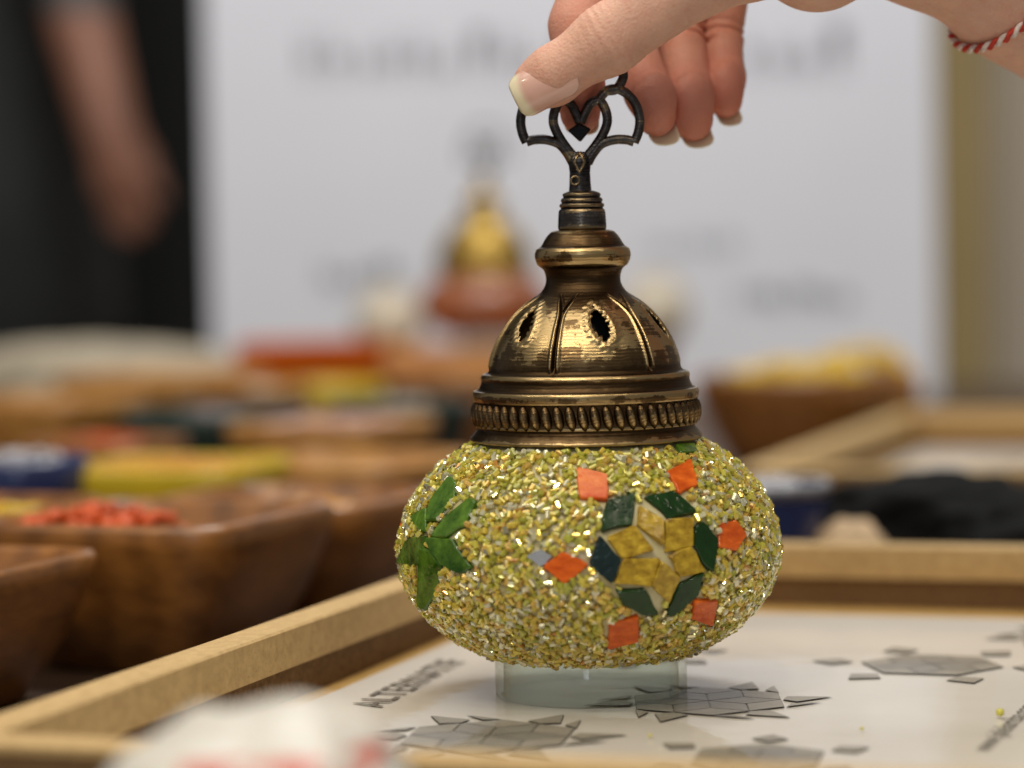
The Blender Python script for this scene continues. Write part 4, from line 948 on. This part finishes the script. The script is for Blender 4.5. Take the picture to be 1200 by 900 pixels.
zc0 = oz * 0.78 + (capP[-1][1] - oz) * 0.95
fcup = lathe('finial', [(r_, zc0 + (z - cupP[0][1])) for r_, z in cupP[::3]], M_GOLD, fl, 32)
for ch in list(cup.children):
    if ch.name.split('.')[0] in ('ornament_bar', 'finial_stem', 'pendant_diamond'):
        c = ch.copy(); COL.objects.link(c); c.parent = fcup; c.location = (0.003, 0, zc0 - cupP[0][1])

# crumpled white bag in the near foreground, out of focus
def bagmat():
    t = NT('printed_plastic_bag'); v = t.coords(); tc = t.n('ShaderNodeTexCoord'); sx = t.n('ShaderNodeSeparateXYZ'); t.l(tc.outputs['Object'], sx.inputs[0])
    nz = t.noise(t.coords((1, 1, 2)), 95, 2); mk = t.ramp(nz, [(0.48, (0, 0, 0)), (0.54, (1, 1, 1))])
    def band(sock, a, b):
        m1 = t.n('ShaderNodeMath'); m1.operation = 'GREATER_THAN'; t.l(sock, m1.inputs[0]); m1.inputs[1].default_value = a
        m2 = t.n('ShaderNodeMath'); m2.operation = 'LESS_THAN'; t.l(sock, m2.inputs[0]); m2.inputs[1].default_value = b
        m3 = t.n('ShaderNodeMath'); m3.operation = 'MULTIPLY'; t.l(m1.outputs[0], m3.inputs[0]); t.l(m2.outputs[0], m3.inputs[1]); return m3.outputs[0]
    m = t.n('ShaderNodeMath'); m.operation = 'MULTIPLY'; t.l(band(sx.outputs['X'], -0.010, 0.026), m.inputs[0]); t.l(band(sx.outputs['Z'], 0.004, 0.022), m.inputs[1])
    m4 = t.n('ShaderNodeMath'); m4.operation = 'MULTIPLY'; t.l(m.outputs[0], m4.inputs[0]); t.l(mk, m4.inputs[1])
    t.base(t.mix(m4.outputs[0], (0.62, 0.60, 0.55), (0.55, 0.10, 0.07))); t.set(Roughness=0.4, Subsurface_Weight=0.2, Subsurface_Scale=0.005); return t.m
pbx = PY(330, 860, 0.545)
lump('plastic_bag', (pbx.x - 0.006, 0.560, TZ), (0.035, 0.036, 0.0298), -0.15, bagmat(), 'crumpled white plastic bag with red print, blurred in front', 'bag', 0.12, 1.7, seed=12, pw=0.97)
# stray beads on the sheet
for k, (px, py) in enumerate([(1172, 842), (762, 866), (1010, 858)]):
    p = PZ(px, py, 0)
    if k == 0:
        b0 = mesh('loose_bead', [tuple(v * 0.0014) for v in IV], [tuple(f) for f in IF], plain('loose_bead_glass', (0.62, 0.58, 0.10), 0.15, 0.2, 300)); o = b0
        prop(o, 'single yellow green bead lying near the printed web address', 'bead', 'loose beads on the sheet')
    else:
        o = link('loose_bead', b0.data); o.scale = (0.45,) * 3; prop(o, ('tiny stray bead on the sheet just in front of the glass foot', 'tiny stray bead on the bare right part of the sheet')[k - 1], 'bead', 'loose beads on the sheet')
    o.location = (p.x, p.y, 0.0014 * (1 if k == 0 else 0.45) + 0.0004)
